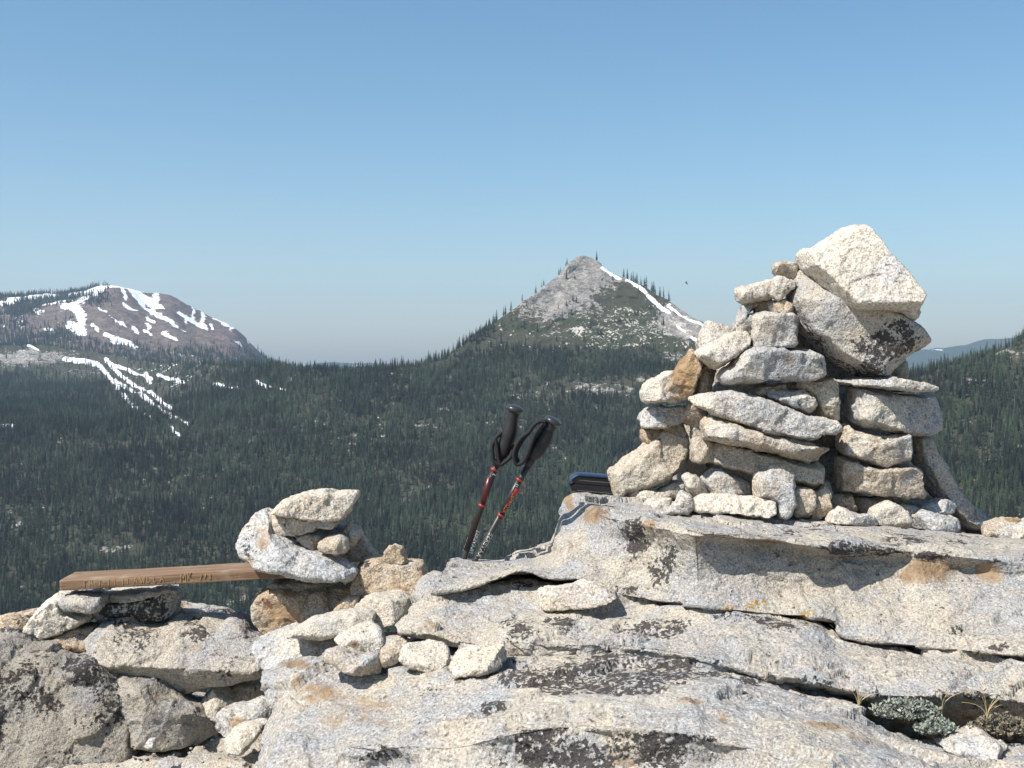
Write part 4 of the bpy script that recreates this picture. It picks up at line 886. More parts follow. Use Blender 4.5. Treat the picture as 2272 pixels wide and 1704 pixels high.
C([(1543, 1502), (1568, 1450), (1600, 1430), (1680, 1453), (1742, 1463), (1753, 1512), (1722, 1528), (1640, 1524), (1548, 1518)], 3.33, 0.11, tone=-.04, rnd=.15)
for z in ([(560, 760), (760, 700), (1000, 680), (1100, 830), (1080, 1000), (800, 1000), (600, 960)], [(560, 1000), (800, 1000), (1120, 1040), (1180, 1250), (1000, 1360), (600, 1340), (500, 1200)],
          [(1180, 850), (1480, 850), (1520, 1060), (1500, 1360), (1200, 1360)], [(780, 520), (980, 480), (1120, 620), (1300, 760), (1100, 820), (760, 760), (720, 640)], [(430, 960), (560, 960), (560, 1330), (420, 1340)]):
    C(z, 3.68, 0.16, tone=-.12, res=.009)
# ---------------------------------------------------------------- plank bench, its stone piers, loose stones
stack = empty("stone_stack", Vector(ray(690, 1390, 3.55)), "small stack of stones holding down the right end of the plank", "cairn")
def S(z, d, T, **kw): return stone("stone", Z2(z), d, T, stack, **kw)
S([(1338, 192), (1390, 138), (1500, 98), (1600, 86), (1640, 98), (1747, 93), (1757, 110), (1722, 172), (1692, 218), (1600, 222), (1500, 218), (1440, 203)], 3.52, 0.20, pitch=.45, tone=.06, warm=.15, stain=.4, rnd=.1, cuts=2, label="flat tan stone on top of the small stack", extra=[((.1, -.5, -.86), .72)], spots=[(680, 1102, 30, 9, 'rust', .9)])
S([(1235, 232), (1300, 183), (1345, 190), (1440, 200), (1500, 215), (1642, 213), (1664, 240), (1640, 265), (1565, 258), (1562, 278), (1450, 303), (1380, 298), (1325, 275)], 3.53, 0.20, stain=.5, pitch=.15, rnd=.12, spots=[(575, 1150, 18, 16, 'rust', .8)])
S([(1168, 360), (1183, 300), (1228, 225), (1295, 195), (1335, 240), (1345, 288), (1420, 328), (1500, 368), (1600, 398), (1700, 428), (1755, 470), (1742, 507), (1680, 523), (1600, 514), (1520, 518), (1450, 493), (1300, 472), (1230, 432), (1188, 402)], 3.48, 0.22, rnd=.2, pitch=.35, tone=.10, warm=-.1, stain=.2, label="long whitish curved stone resting on the plank end",
  spots=[(555, 1200, 22, 60, 'lich', .75), (580, 1200, 30, 50, 'rust', .95), (560, 1240, 22, 24, 'rust', .9)])
S([(1458, 320), (1500, 293), (1572, 303), (1600, 330), (1565, 384), (1500, 354)], 3.50, 0.12, stain=.5, tone=-.05)
S([(1558, 348), (1600, 318), (1660, 306), (1698, 330), (1703, 382), (1640, 395), (1568, 378)], 3.45, 0.12, stain=.6, rnd=.1)
S([(1672, 318), (1710, 243), (1762, 273), (1778, 310), (1742, 352), (1698, 375)], 3.55, 0.12, stain=.45, rnd=.08)
S([(1660, 400), (1700, 350), (1772, 298), (1812, 350), (1858, 412), (1780, 424), (1690, 440)], 3.64, 0.12, stain=.4, tone=-.05)
S([(1430, 270), (1690, 240), (1720, 330), (1690, 430), (1500, 400), (1440, 340)], 3.66, 0.12, tone=-.1)
S([(1300, 562), (1340, 535), (1480, 518), (1720, 515), (1735, 558), (1600, 580), (1400, 570)], 3.62, 0.22, tone=-.05, stain=.5)
S([(1248, 650), (1270, 600), (1340, 568), (1400, 556), (1470, 572), (1600, 568), (1722, 558), (1735, 620), (1650, 690), (1560, 750), (1450, 775), (1300, 780), (1258, 722)], 3.56, 0.24, rnd=.25, stain=.85, label="rounded tan boulder at the foot of the small stack", spots=[(630, 1360, 40, 30, 'rust', .8)])
S([(1240, 640), (1260, 600), (1330, 560), (1380, 545), (1500, 545), (1500, 600), (1300, 660)], 3.72, 0.14, tone=-.1)

def loose(name, pts, d, T, label, cat="stone", **kw):
    return stone(name, pts, d, T, None, label=label, cat=cat, **kw)
loose("boulder", Z2([(1728, 560), (1750, 468), (1790, 428), (1860, 422), (1900, 438), (2072, 443), (2083, 480), (2113, 520), (2085, 590), (2000, 615), (1900, 608), (1738, 605)]), 3.50, 0.24, "tan blocky boulder to the right of the small stack", "boulder", stain=.75, pitch=.15, rnd=.12, spots=[(810, 1250, 18, 14, 'lich', .8), (890, 1310, 25, 14, 'rust', .9)])
loose("stone", Z2([(1880, 432), (1888, 380), (1930, 350), (1972, 368), (1998, 432), (1960, 446)]), 3.50, 0.11, "small rounded brown stone sitting on the tan blocky boulder", stain=.8, rnd=.25)
loose("stone", Z2([(1620, 705), (1660, 648), (1720, 603), (1755, 620), (1745, 672), (1680, 696)]), 3.40, 0.12, "small yellowish stone in the shade of the small stack", stain=.8, rnd=.12)
loose("stone", Z2([(1728, 682), (1760, 638), (1830, 603), (1960, 598), (2004, 620), (1995, 680), (1940, 725), (1880, 745), (1830, 715)]), 3.34, 0.20, "grey rounded stone wedged under the tan blocky boulder", stain=.35, rnd=.2)
loose("stone", Z2([(1410, 795), (1520, 728), (1640, 698), (1800, 688), (1833, 710), (1823, 748), (1700, 775), (1600, 800), (1480, 800)]), 3.20, 0.18, "long pale flat stone slanting below the small stack", tone=.05, rnd=.15, pitch=.4)
loose("stone", Z2([(1640, 815), (1720, 768), (1800, 748), (1862, 768), (1888, 820), (1872, 868), (1790, 873), (1700, 853)]), 2.97, 0.12, "bright white stone with a rusty lower corner on the ledge edge", tone=.18, rnd=.09, pitch=.3, cuts=2, extra=[((.1, -.5, .87), .36), ((.2, -.7, -.7), .62)], spots=[(785, 1432, 22, 12, 'rust', 1.1)])
loose("stone", Z2([(1586, 882), (1640, 863), (1760, 888), (1850, 888), (1868, 920), (1868, 992), (1780, 983), (1650, 948), (1592, 922)]), 2.785, 0.11, "brownish grey wedge below the bright white stone", tone=-.06, stain=.5, rnd=.08, extra=[((0, -.45, .89), .66)])
loose("stone", Z2([(1862, 905), (1878, 860), (1940, 838), (1992, 828), (2003, 860), (1952, 922), (1868, 948)]), 2.80, 0.09, "small cream stone right of the brownish grey wedge", stain=.5)
loose("stone", Z2([(1950, 912), (2000, 850), (2080, 833), (2182, 848), (2203, 900), (2213, 972), (2150, 990), (2060, 965)]), 2.735, 0.10, "pale flat stone between two cream stones on the ledge", tone=.1, pitch=.3, rnd=.08, cuts=2, extra=[((.05, -.5, .87), .25)])
loose("stone", Z3([(1305, 402), (1358, 298), (1500, 268), (1672, 238), (1692, 352), (1592, 402), (1450, 434), (1338, 444)]), 2.645, 0.10, "flat cream stone at the right end of the row on the ledge", tone=.05, pitch=.3, rnd=.08, stain=.4, warm=.1, cuts=2, extra=[((-.15, -.5, .86), .28), ((.3, -.85, -.4), .6)])
loose("stone", Z3([(880, 270), (900, 225), (1000, 200), (1030, 215), (1030, 270), (960, 290)]), 2.92, 0.08, "little cream stone behind the row on the ledge", stain=.4)
loose("stone", Z7([(1322, 668), (1338, 572), (1450, 538), (1680, 518), (1760, 484), (1900, 508), (2084, 600), (1980, 655), (1800, 695), (1600, 716), (1400, 728)]), 2.90, 0.14, "flat pinkish stone lying below the crack, its shadow to the right", tone=.04, stain=.45, pitch=.4, rnd=.12, cuts=2, extra=[((0, -.45, .89), .36)], spots=[(1270, 1340, 40, 8, 'lich', .45)])
loose("stone", Z8([(1430, 1300), (1560, 1238), (1700, 1228), (1850, 1198), (2068, 1312), (1900, 1345), (1800, 1378), (1550, 1358)]), 2.36, 0.14, "flat light slab in the gravel pocket at the lower right", tone=.05, pitch=.8, rnd=.12)
loose("stone", [(2188, 1190), (2198, 1162), (2232, 1150), (2264, 1150), (2270, 1165), (2268, 1196), (2230, 1198)], 3.36, 0.12, "stone with a rusty top at the right end of the slab", stain=.5, rnd=.12, spots=[(2248, 1153, 22, 7, 'rust', 1.1)])
loose("stone", [(2255, 1172), (2300, 1150), (2350, 1165), (2360, 1206), (2290, 1206), (2246, 1196)], 3.30, 0.14, "whitish stone cut off by the right edge of the picture", tone=.08, pitch=.3)
# left pier of the bench
pier = empty("stone_pier", Vector(ray(200, 1480, 3.66)), "low pile of stones holding up the left end of the plank", "cairn")
def Pz(z, d, T, **kw): return stone("stone", Z2(z), d, T, pier, **kw)
Pz([(138, 812), (168, 720), (218, 640), (290, 578), (345, 590), (360, 660), (442, 688), (448, 712), (400, 748), (300, 784), (200, 814)], 3.60, 0.24, tone=.22, stain=.3, warm=.25, pitch=.6, rnd=.09, cuts=2, label="bright cream triangular stone under the plank's left end")
Pz([(112, 872), (160, 820), (220, 808), (330, 768), (462, 753), (483, 800), (503, 902), (440, 914), (330, 938), (240, 924), (148, 893)], 3.58, 0.24, stain=.85, tone=-.06, rnd=.1, extra=[((.1, -.9, .4), .62)], spots=[(200, 1440, 40, 20, 'rust', .7)])
Pz([(296, 640), (308, 598), (350, 592), (502, 607), (515, 650), (480, 671), (340, 668)], 3.55, 0.15, tone=-.12, rnd=.25, label="grey rounded stone directly under the plank")
Pz([(350, 592), (360, 574), (500, 572), (500, 612), (360, 612)], 3.68, 0.12, tone=-.1)
Pz([(478, 652), (510, 618), (700, 598), (867, 573), (882, 600), (862, 692), (820, 714), (720, 724), (690, 760), (620, 765), (488, 760)], 3.66, 0.16, lichen=.6, tone=-.05, rnd=.09, pitch=-.1, label="lichen blackened block behind the pier", spots=[(270, 1350, 60, 40, 'lich', .95), (330, 1345, 40, 35, 'lich', .6)])
Pz([(470, 603), (540, 586), (820, 562), (866, 574), (800, 592), (700, 606), (520, 630)], 3.66, 0.24, rnd=.12, tone=.05, pitch=-.2)
Pz([(700, 740), (820, 705), (900, 710), (900, 760), (800, 790), (700, 780)], 3.74, 0.16, tone=-.05, stain=.7)
loose("stone", Z2([(858, 690), (878, 632), (960, 652), (1000, 657), (1100, 677), (1182, 718), (1284, 766), (1240, 776), (1100, 752), (960, 760), (858, 750)]), 3.86, 0.18, "thin dark speckled slab leaning behind the plank pier", stain=.4, lichen=.7, rnd=.1, pitch=-.3, spots=[(400, 1345, 14, 12, 'rust', .9), (500, 1360, 60, 14, 'lich', .7)])
loose("boulder", Z2([(-60, 730), (60, 698), (168, 692), (188, 740), (150, 800), (130, 880), (-60, 860)]), 3.95, 0.3, "orange brown lichened boulder at the far left edge", "boulder", stain=.85, lichen=.8, rnd=.15, spots=[(40, 1385, 60, 30, 'lich', .5)])
loose("boulder", Z2([(-90, 800), (30, 803), (110, 870), (250, 903), (340, 938), (420, 908), (470, 898), (530, 930), (600, 990), (660, 1020), (700, 1110), (690, 1240), (700, 1340), (620, 1417), (480, 1395), (250, 1395), (150, 1445), (-90, 1480)]), 3.42, 0.40, "large dark lichened boulder filling the lower left corner", "boulder",
      tone=-.30, stain=.39, lichen=.95, rnd=.22, cuts=3, rough=1.05, pitch=.35, spots=[(70, 1520, 110, 80, 'lich', .92), (0, 1600, 40, 60, 'lich', .9), (150, 1480, 60, 40, 'lich', .8), (265, 1540, 25, 40, 'lich', .7), (310, 1535, 14, 40, 'lich', .95), (240, 1560, 30, 30, 'rust', .6), (80, 1640, 120, 30, 'rust', .5)])
loose("boulder", Z2([(560, 990), (680, 1005), (755, 1018), (825, 1088), (900, 1128), (972, 1148), (1033, 1218), (1060, 1282), (990, 1308), (820, 1314), (740, 1304), (560, 1300), (520, 1150)]), 3.42, 0.30, "grey brown sloping boulder touching the big dark boulder", "boulder", tone=-.26, stain=.39, lichen=.7, rnd=.2, pitch=.5, rough=.9, spots=[(340, 1540, 22, 40, 'rust', .9), (420, 1580, 40, 16, 'lich', .55)])
loose("boulder", Z2([(463, 790), (500, 748), (600, 738), (680, 763), (760, 768), (880, 738), (960, 728), (1080, 743), (1130, 723), (1182, 738), (1225, 790), (1300, 818), (1410, 860), (1380, 920), (1300, 965), (1180, 995), (1080, 1003), (980, 1033), (860, 1085), (800, 1065), (640, 993), (560, 943), (508, 893)]), 3.56, 0.40, "broad scalloped boulder in front of the plank", "boulder",
      tone=-.16, stain=.39, lichen=.7, rnd=.3, cuts=2, pitch=.25, rough=1.0, extra=[((0, -.7, -.7), .48)], spots=[(280, 1425, 50, 45, 'lich', .8), (440, 1400, 40, 30, 'lich', .55), (400, 1440, 80, 60, 'rust', .6)])
loose("stone", Z2([(975, 1135), (1060, 1038), (1102, 1070), (1155, 1110), (1145, 1192), (1030, 1200)]), 3.50, 0.16, "pointed stone in the shaded hollow under the scalloped boulder", tone=-.05, rnd=.08)
loose("stone", Z2([(1110, 1055), (1180, 1018), (1272, 1038), (1315, 1110), (1300, 1160), (1150, 1170)]), 3.6, 0.18, "dim stone at the back of the shaded hollow", tone=-.05, rnd=.1)
loose("stone", Z2([(1056, 1192), (1150, 1150), (1290, 1123), (1350, 1160), (1345, 1222), (1240, 1246), (1130, 1280), (1058, 1264)]), 3.24, 0.18, "cream block with a rust patch beside the lower ledge", stain=.35, rnd=.1, spots=[(525, 1605, 30, 16, 'rust', 1.1)], pitch=.25)
loose("stone", Z2([(1105, 1312), (1140, 1258), (1230, 1243), (1295, 1250), (1260, 1295), (1205, 1355), (1118, 1366)]), 3.06, 0.16, "white stone at the foot of the lower ledge", tone=.15, pitch=.5, rnd=.12)
loose("pebble", Z2([(716, 1345), (733, 1308), (762, 1302), (758, 1338), (738, 1352)]), 3.2, 0.03, "small round pebble at the foot of the dark boulder", "pebble", tone=.1, rnd=.3)
loose("stone", [(560, 1428), (640, 1404), (720, 1408), (800, 1422), (890, 1424), (880, 1455), (740, 1466), (600, 1468)], 3.30, 0.3, "broad pale rock behind the row of loose stones", "rock", stain=.35, pitch=1.0, tone=.04)

# ---------------------------------------------------------------- plank
def wood_mat():
    t = NT("weathered_pine"); v = t.n("ShaderNodeTexCoord").outputs["Object"]
    mp = t.n("ShaderNodeMapping"); t.l(v, mp.inputs[0]); mp.inputs["Scale"].default_value = (1.5, 40, 40)
    n = t.noise(mp.outputs[0], 3.0, 6, 0.65, 0.8); n2 = t.noise(v, 18, 4)
    c = t.mix(t.ramp(n, 0.3, 0.7), (0.125, 0.072, 0.040), (0.275, 0.178, 0.105)); c = t.mix(t.ramp(n2, 0.5, 0.75, 0, .5), c, (0.33, 0.265, 0.19))
    t.l(c, t.p.inputs["Base Color"]); t.p.inputs["Roughness"].default_value = 0.85
    t.l(t.bump(n, 0.003, 0.8), t.p.inputs["Normal"]); return t.m
M_WOOD = wood_mat(); M_CARVE = simple("carved_wood", (0.40, 0.26, 0.13), 0.9, var=0.35, vscale=90)
def plank():
    A = ray(133, 1312, 3.52); B = ray(690, 1280, 3.54)         # bottom front edge
    L = float(np.linalg.norm(B - A)); th = 0.031; wd = 0.145
    nx, ny, nz = 110, 14, 6
    # a bent-free board with worn corners: superellipse section swept along x
    V = []; sec = []
    ns = 44
    for j in range(ns):
        a = 2 * math.pi * j / ns; c, s = math.cos(a), math.sin(a); e = 0.16
        sec.append((wd / 2 * math.copysign(abs(c) ** e, c), th / 2 * math.copysign(abs(s) ** e, s)))
    for i in range(nx + 1):
        f = i / nx; k = 1.0
        for (y, z) in sec: V.append((f * L, wd / 2 + y * k, th / 2 + z * k))
    Q = [(i * ns + j, (i + 1) * ns + j, (i + 1) * ns + (j + 1) % ns, i * ns + (j + 1) % ns) for i in range(nx) for j in range(ns)]
    V = np.array(V); 
    V += 0.0022 * np.stack([0 * V[:, 0], fbm(V * np.array([6, 40, 40]), 3), fbm(V * np.array([6, 40, 40]) + 9, 3)], 1)
    for i in (0, nx):
        c = len(V); V = np.vstack([V, V[i * ns:(i + 1) * ns].mean(0) + np.array([[-.003 if i == 0 else .003, 0, 0]])])
        for j in range(ns):
            a, b = i * ns + j, i * ns + (j + 1) % ns; Q.append((c, b, a, a) if i == 0 else (c, a, b, b))
    me = bpy.data.meshes.new("wooden_plank"); me.from_pydata(V.tolist(), [], [tuple(dict.fromkeys(q)) for q in Q]); me.materials.append(M_WOOD)
    for p in me.polygons: p.use_smooth = True
    import bmesh
    bm = bmesh.new(); bm.from_mesh(me); bmesh.ops.recalc_face_normals(bm, faces=bm.faces[:]); bm.to_mesh(me); bm.free()
    o = bpy.data.objects.new("wooden_plank", me); link(o); tag(o, "weathered brown wooden plank with scratched letters forming a bench", "plank")
    dx = B - A; o.location = A; o.rotation_euler = (0, -math.atan2(dx[2], dx[0]), math.atan2(dx[1], dx[0]))
    # letters scratched into the front edge
    strokes = {'F': [[(0, 0), (0, 1)], [(0, 1), (.5, .9)]], 'M': [[(0, 0), (.1, 1), (.4, .35), (.75, 1), (.8, 0)]], '-': [[(0, .5), (.35, .5)]], '7': [[(0, .9), (.5, 1), (.1, -.05)]], '1': [[(.1, 0), (.15, 1)]],
               '9': [[(.4, .6), (.1, .55), (.1, .95), (.45, .95), (.4, 0)]], 'A': [[(0, 0), (.35, 1), (.6, 0)], [(.1, .4), (.5, .4)]], 'W': [[(0, 1), (.15, 0), (.4, .6), (.6, 0), (.85, 1.05)]], 'L': [[(.1, 1), (.05, 0), (.45, .05)]],
               'K': [[(0, 0), (.08, 1.1)], [(.6, 1.15), (.1, .5), (.9, -.05)]], '.': [[(0, 0), (.15, .08)]], '8': [[(.2, .5), (0, .75), (.25, 1), (.4, .75), (.2, .5), (0, .2), (.2, 0), (.45, .2), (.2, .5)]], '/': [[(0, 0), (.4, 1)]], ' ': []}
    def ptx(px): return (px - 133) / (690 - 133) * L
    def write(text, x0, x1, zb, hh):
        adv = (x1 - x0) / len(text); rg = np.random.default_rng(len(text))
        for i, ch in enumerate(text):
            vs_, fc_ = [], []
            for pl in strokes[ch]:
                for (a, b) in zip(pl[:-1], pl[1:]):
                    p = [np.array([x0 + i * adv + q[0] * adv * .85, zb + q[1] * hh]) + rg.normal(size=2) * .0006 for q in (a, b)]
                    e = p[1] - p[0]; e /= max(np.linalg.norm(e), 1e-6); nrm = np.array([-e[1], e[0]]) * .0008; k = len(vs_)
                    for q in (p[0] + nrm, p[0] - nrm, p[1] - nrm, p[1] + nrm): vs_.append((q[0], -0.0016, q[1]))
                    for q in (p[0] + nrm, p[0] - nrm, p[1] - nrm, p[1] + nrm): vs_.append((q[0], 0.003, q[1]))
                    fc_.extend([(k, k + 1, k + 2, k + 3), (k, k + 4, k + 5, k + 1), (k + 1, k + 5, k + 6, k + 2), (k + 2, k + 6, k + 7, k + 3), (k + 3, k + 7, k + 4, k)])
            if vs_: link(bpy.data.objects.new("scratched_letter", mesh_np("scratched_letter", np.array(vs_), np.array(fc_), M_CARVE, False)), o)
    write("FM-7-19-11", ptx(188), ptx(293), .010, .016); write("AWLLA", ptx(297), ptx(370), .011, .016); write(".MK", ptx(386), ptx(432), .008, .022); write("7/8", ptx(444), ptx(474), .010, .016)
plank()

# ---------------------------------------------------------------- lathe / tube tools
def tube(path, radii, n=14, closed_ends=True, flat=None):
    """swept round (or flattened) tube along a 3-D path"""
    P = np.array(path, float); R = np.broadcast_to(np.asarray(radii, float), (len(P),)); V = []; Fc = []
    tan = np.gradient(P, axis=0); tan /= np.linalg.norm(tan, axis=1)[:, None]
    ref = np.array([0, 1.0, 0]) if flat is None else np.asarray(flat[0], float)
    for p, t, r in zip(P, tan, R):
        a = ref - t * (ref @ t); a /= np.linalg.norm(a); b = np.cross(t, a)
        fa, fb = (1, 1) if flat is None else (flat[1], flat[2])
        for j in range(n):
            an = 2 * math.pi * j / n; V.append(p + r * (fa * math.cos(an) * a + fb * math.sin(an) * b))
    for i in range(len(P) - 1):
        for j in range(n): Fc.append((i * n + j, i * n + (j + 1) % n, (i + 1) * n + (j + 1) % n, (i + 1) * n + j))
    Fc = [list(f) for f in Fc]
    if closed_ends: Fc.append(list(range(n))[::-1]); Fc.append(list(range((len(P) - 1) * n, len(P) * n)))
    return np.array(V), Fc
def add_mesh(name, V, Fc, mat, parent, smooth=True, label=None):
    me = bpy.data.meshes.new(name); me.from_pydata([tuple(v) for v in np.asarray(V, float)], [], Fc); me.materials.append(mat)
    if smooth:
        for p in me.polygons: p.use_smooth = len(p.vertices) <= 4
    o = bpy.data.objects.new(name, me); link(o, parent)
    if parent is not None: o.location = -parent.location
    return tag(o, label)

# ---------------------------------------------------------------- trekking poles
M_FOAM = simple("black_grip_rubber", (0.012, 0.012, 0.013), 0.55, var=.3, vscale=300); M_CAP = simple("dark_plastic_cap", (0.035, 0.036, 0.04), 0.28, var=.1)
M_ALU = simple("dark_anodised_aluminium", (0.060, 0.056, 0.052), 0.42, 0.6, var=.15, vscale=30); M_RED = simple("red_band", (0.30, 0.026, 0.02), 0.4, var=.1)
M_BLK = simple("black_sleeve", (0.02, 0.014, 0.014), 0.4, var=.2); M_WEB = simple("black_webbing", (0.010, 0.010, 0.011), 0.85, var=.4, vscale=500, bump=.0006)
M_WHITE = simple("white_print", (0.62, 0.62, 0.6), 0.5, var=.1); M_ORANGE = simple("orange_print", (0.62, 0.16, 0.05), 0.5, var=.1); M_DRED = simple("dark_red_sleeve", (0.075, 0.008, 0.009), 0.35, var=.2)
def bez(pts, n=28):
    P = np.array(pts, float); return resample(P, [max(2, n // (len(P) - 1))] * (len(P) - 1))
def text_mesh(body, size):
    cu = bpy.data.curves.new("print", 'FONT'); cu.body = body; cu.size = size; cu.align_x = 'LEFT'; cu.align_y = 'CENTER'; cu.resolution_u = 2
    o = bpy.data.objects.new("print", cu); SC.collection.objects.link(o); bpy.context.view_layer.update()
    dg = bpy.context.evaluated_depsgraph_get(); m = bpy.data.meshes.new_from_object(o.evaluated_get(dg))
    V = np.array([v.co[:] for v in m.vertices]); Fc = [list(p.vertices) for p in m.polygons]
    bpy.data.objects.remove(o); return V, Fc
def pole(label, zk, zg, zs, ze, dk, de, rings, sleeve, red_sleeve, patch, texts, strap, ribs=0):
    """zk knob, zg grip foot, zs shaft start, ze where the shaft meets the rock (zoom px)"""
    W = lambda z, d: ray(*Z4([z])[0], d)
    y_top, y_bot = zk[1], ze[1]
    dd = lambda y: dk + (de - dk) * (y - y_top) / (y_bot - y_top)
    K, G, S_, E = (W(p, dd(p[1])) for p in (zk, zg, zs, ze))
    ax = (E - S_) / np.linalg.norm(E - S_); foot = E + ax * 0.42
    o = empty("trekking_pole", Vector(foot), label, "trekking pole", "pair of trekking poles behind the ledge")
    at = lambda z: W(z, dd(z[1]))
    rs = 0.0078
    V, Fc = tube([S_ - ax * .03, S_ + (foot - S_) * .5, foot], [rs, rs, rs * .8], 16); add_mesh("shaft", V, Fc, M_ALU, o)
    # moulded grip: swells, finger waist, flares to the cap
    g = G - K; gl = np.linalg.norm(g); gd = g / gl; side = np.cross(gd, [0, 1, 0]); side /= np.linalg.norm(side)
    prof = [(0.0, .0150, .000), (.08, .0148, 0), (.2, .0155, 0), (.35, .0185, .002), (.5, .0205, .003), (.62, .0198, .002), (.75, .0205, .001), (.88, .0185, 0), (1.0, .0125, 0)]
    path = [K + g * f + side * s for f, r, s in prof]; rad = [r for f, r, s in prof]
    pth = resample(np.array(path), [4] * (len(path) - 1)); rr = resample(np.array(rad)[:, None], [4] * (len(rad) - 1))[:, 0]
    gx = pth
    V, Fc = tube(pth, rr, 20); gr = add_mesh("grip", V, Fc, M_FOAM, o)
    for i in range(ribs):                                          # ribs on the grip
        f = .22 + i * .048; c = K + g * f - side * .001; r = float(np.interp(f, [p[0] for p in prof], rad))
        V, Fc = tube([c - gd * .0016, c + gd * .0016], [r + .0012, r + .0012], 18); add_mesh("grip_rib", V + side * float(np.interp(f, [p[0] for p in prof], [p[2] for p in prof])) , Fc, M_FOAM, gr).location = (0, 0, 0)
    # domed cap
    up = -gd; pts = [K + up * z for z in (-.006, -.001, .004, .009, .0125, .0135)]
    V, Fc = tube(pts, [.0140, .021, .0238, .0205, .011, .002], 24); add_mesh("cap", V, Fc, M_CAP, o)
    V, Fc = tube([G - gd * .006, G + (S_ - G) * 1.0], [.0125, .0095], 16); add_mesh("grip_collar", V, Fc, M_FOAM, o)
    for z in rings:
        c = at(z); V, Fc = tube([c - ax * .003, c + ax * .003], [rs + .0022] * 2, 18); add_mesh("ring", V, Fc, M_RED, o)
    a, b = (at(z) for z in sleeve); V, Fc = tube([a, b], [rs + .0008] * 2, 18); add_mesh("printed_sleeve", V, Fc, M_BLK, o)
    if red_sleeve: a, b = (at(z) for z in red_sleeve); V, Fc = tube([a, b], [rs + .0013] * 2, 18); add_mesh("red_sleeve", V, Fc, M_DRED, o)
    if patch: a, b = (at(z) for z in patch); V, Fc = tube([a, b], [rs + .0015] * 2, 18); add_mesh("red_patch", V, Fc, M_RED, o)
    for (body, z0, size, mat, ang, r) in texts:                  # print wrapped round the tube
        V, Fc = text_mesh(body, size); c0 = at(z0); dirx = -ax
        s2 = np.cross(dirx, [0, 1, 0]); s2 /= np.linalg.norm(s2); front = np.cross(dirx, s2); front = front * -np.sign(front[1]) if front[1] > 0 else front
        out = []
        for x, y, _ in V:
            th = ang + y / r; out.append(c0 + dirx * x + r * (-math.sin(th) * s2 + math.cos(th) * front))
        add_mesh("lettering", np.array(out), Fc, mat, o, False)
    for pl in strap:
        P = [W((x, y), dd(y) + dz) for x, y, dz in pl]
        V, Fc = tube(bez(P, 48), .0090, 10, True, ([0, 1, 0], 1.0, .60)); add_mesh("wrist_strap", V, Fc, M_WEB, o)
    return o
pole("left trekking pole with a round black cap and dark red sleeve", (722, 188), (610, 590), (566, 660), (318, 1375), 3.19, 3.24, [(553, 684), (450, 985)], ((545, 705), (322, 1360)), ((520, 745), (458, 970)), None,
     [("TRAVERSE", (345, 1385), .015, M_WHITE, 0.35, .0096), ("- . - - . - -", (318, 1370), .010, M_WHITE, -1.0, .0096), ("5", (545, 730), .013, M_WHITE, .2, .0098)],
     [[(610, 380, .0), (560, 430, -.01), (535, 500, -.015), (545, 600, -.018), (600, 645, -.02), (650, 615, -.02), (690, 575, -.015), (705, 480, 0)], [(560, 430, -.012), (575, 500, -.016), (585, 580, -.018), (600, 645, -.02)]])
pole("right trekking pole leaning further over, its strap looped to the left", (1040, 292), (868, 590), (832, 660), (432, 1378), 3.17, 3.22, [(765, 771), (611, 1066)], ((775, 750), (600, 1085)), None, ((742, 838), (712, 892)),
     [("ALUMINUM", (628, 1040), .0135, M_ORANGE, 0.1, .0092), ("TRAVERSE", (400, 1440), .0185, M_WHITE, 0.15, .0086), ("F5", (735, 825), .010, M_WHITE, .1, .0098)],
     [[(985, 285, -.01), (930, 285, -.012), (880, 320, -.015), (845, 370, -.015), (790, 410, -.015), (740, 480, -.015), (715, 570, -.015), (745, 645, -.015), (790, 625, -.016), (830, 560, -.018), (860, 480, -.02), (900, 380, -.02), (960, 300, -.015)],
      [(845, 370, -.01), (780, 450, -.005), (735, 560, -.005), (760, 640, -.01)]], 11)

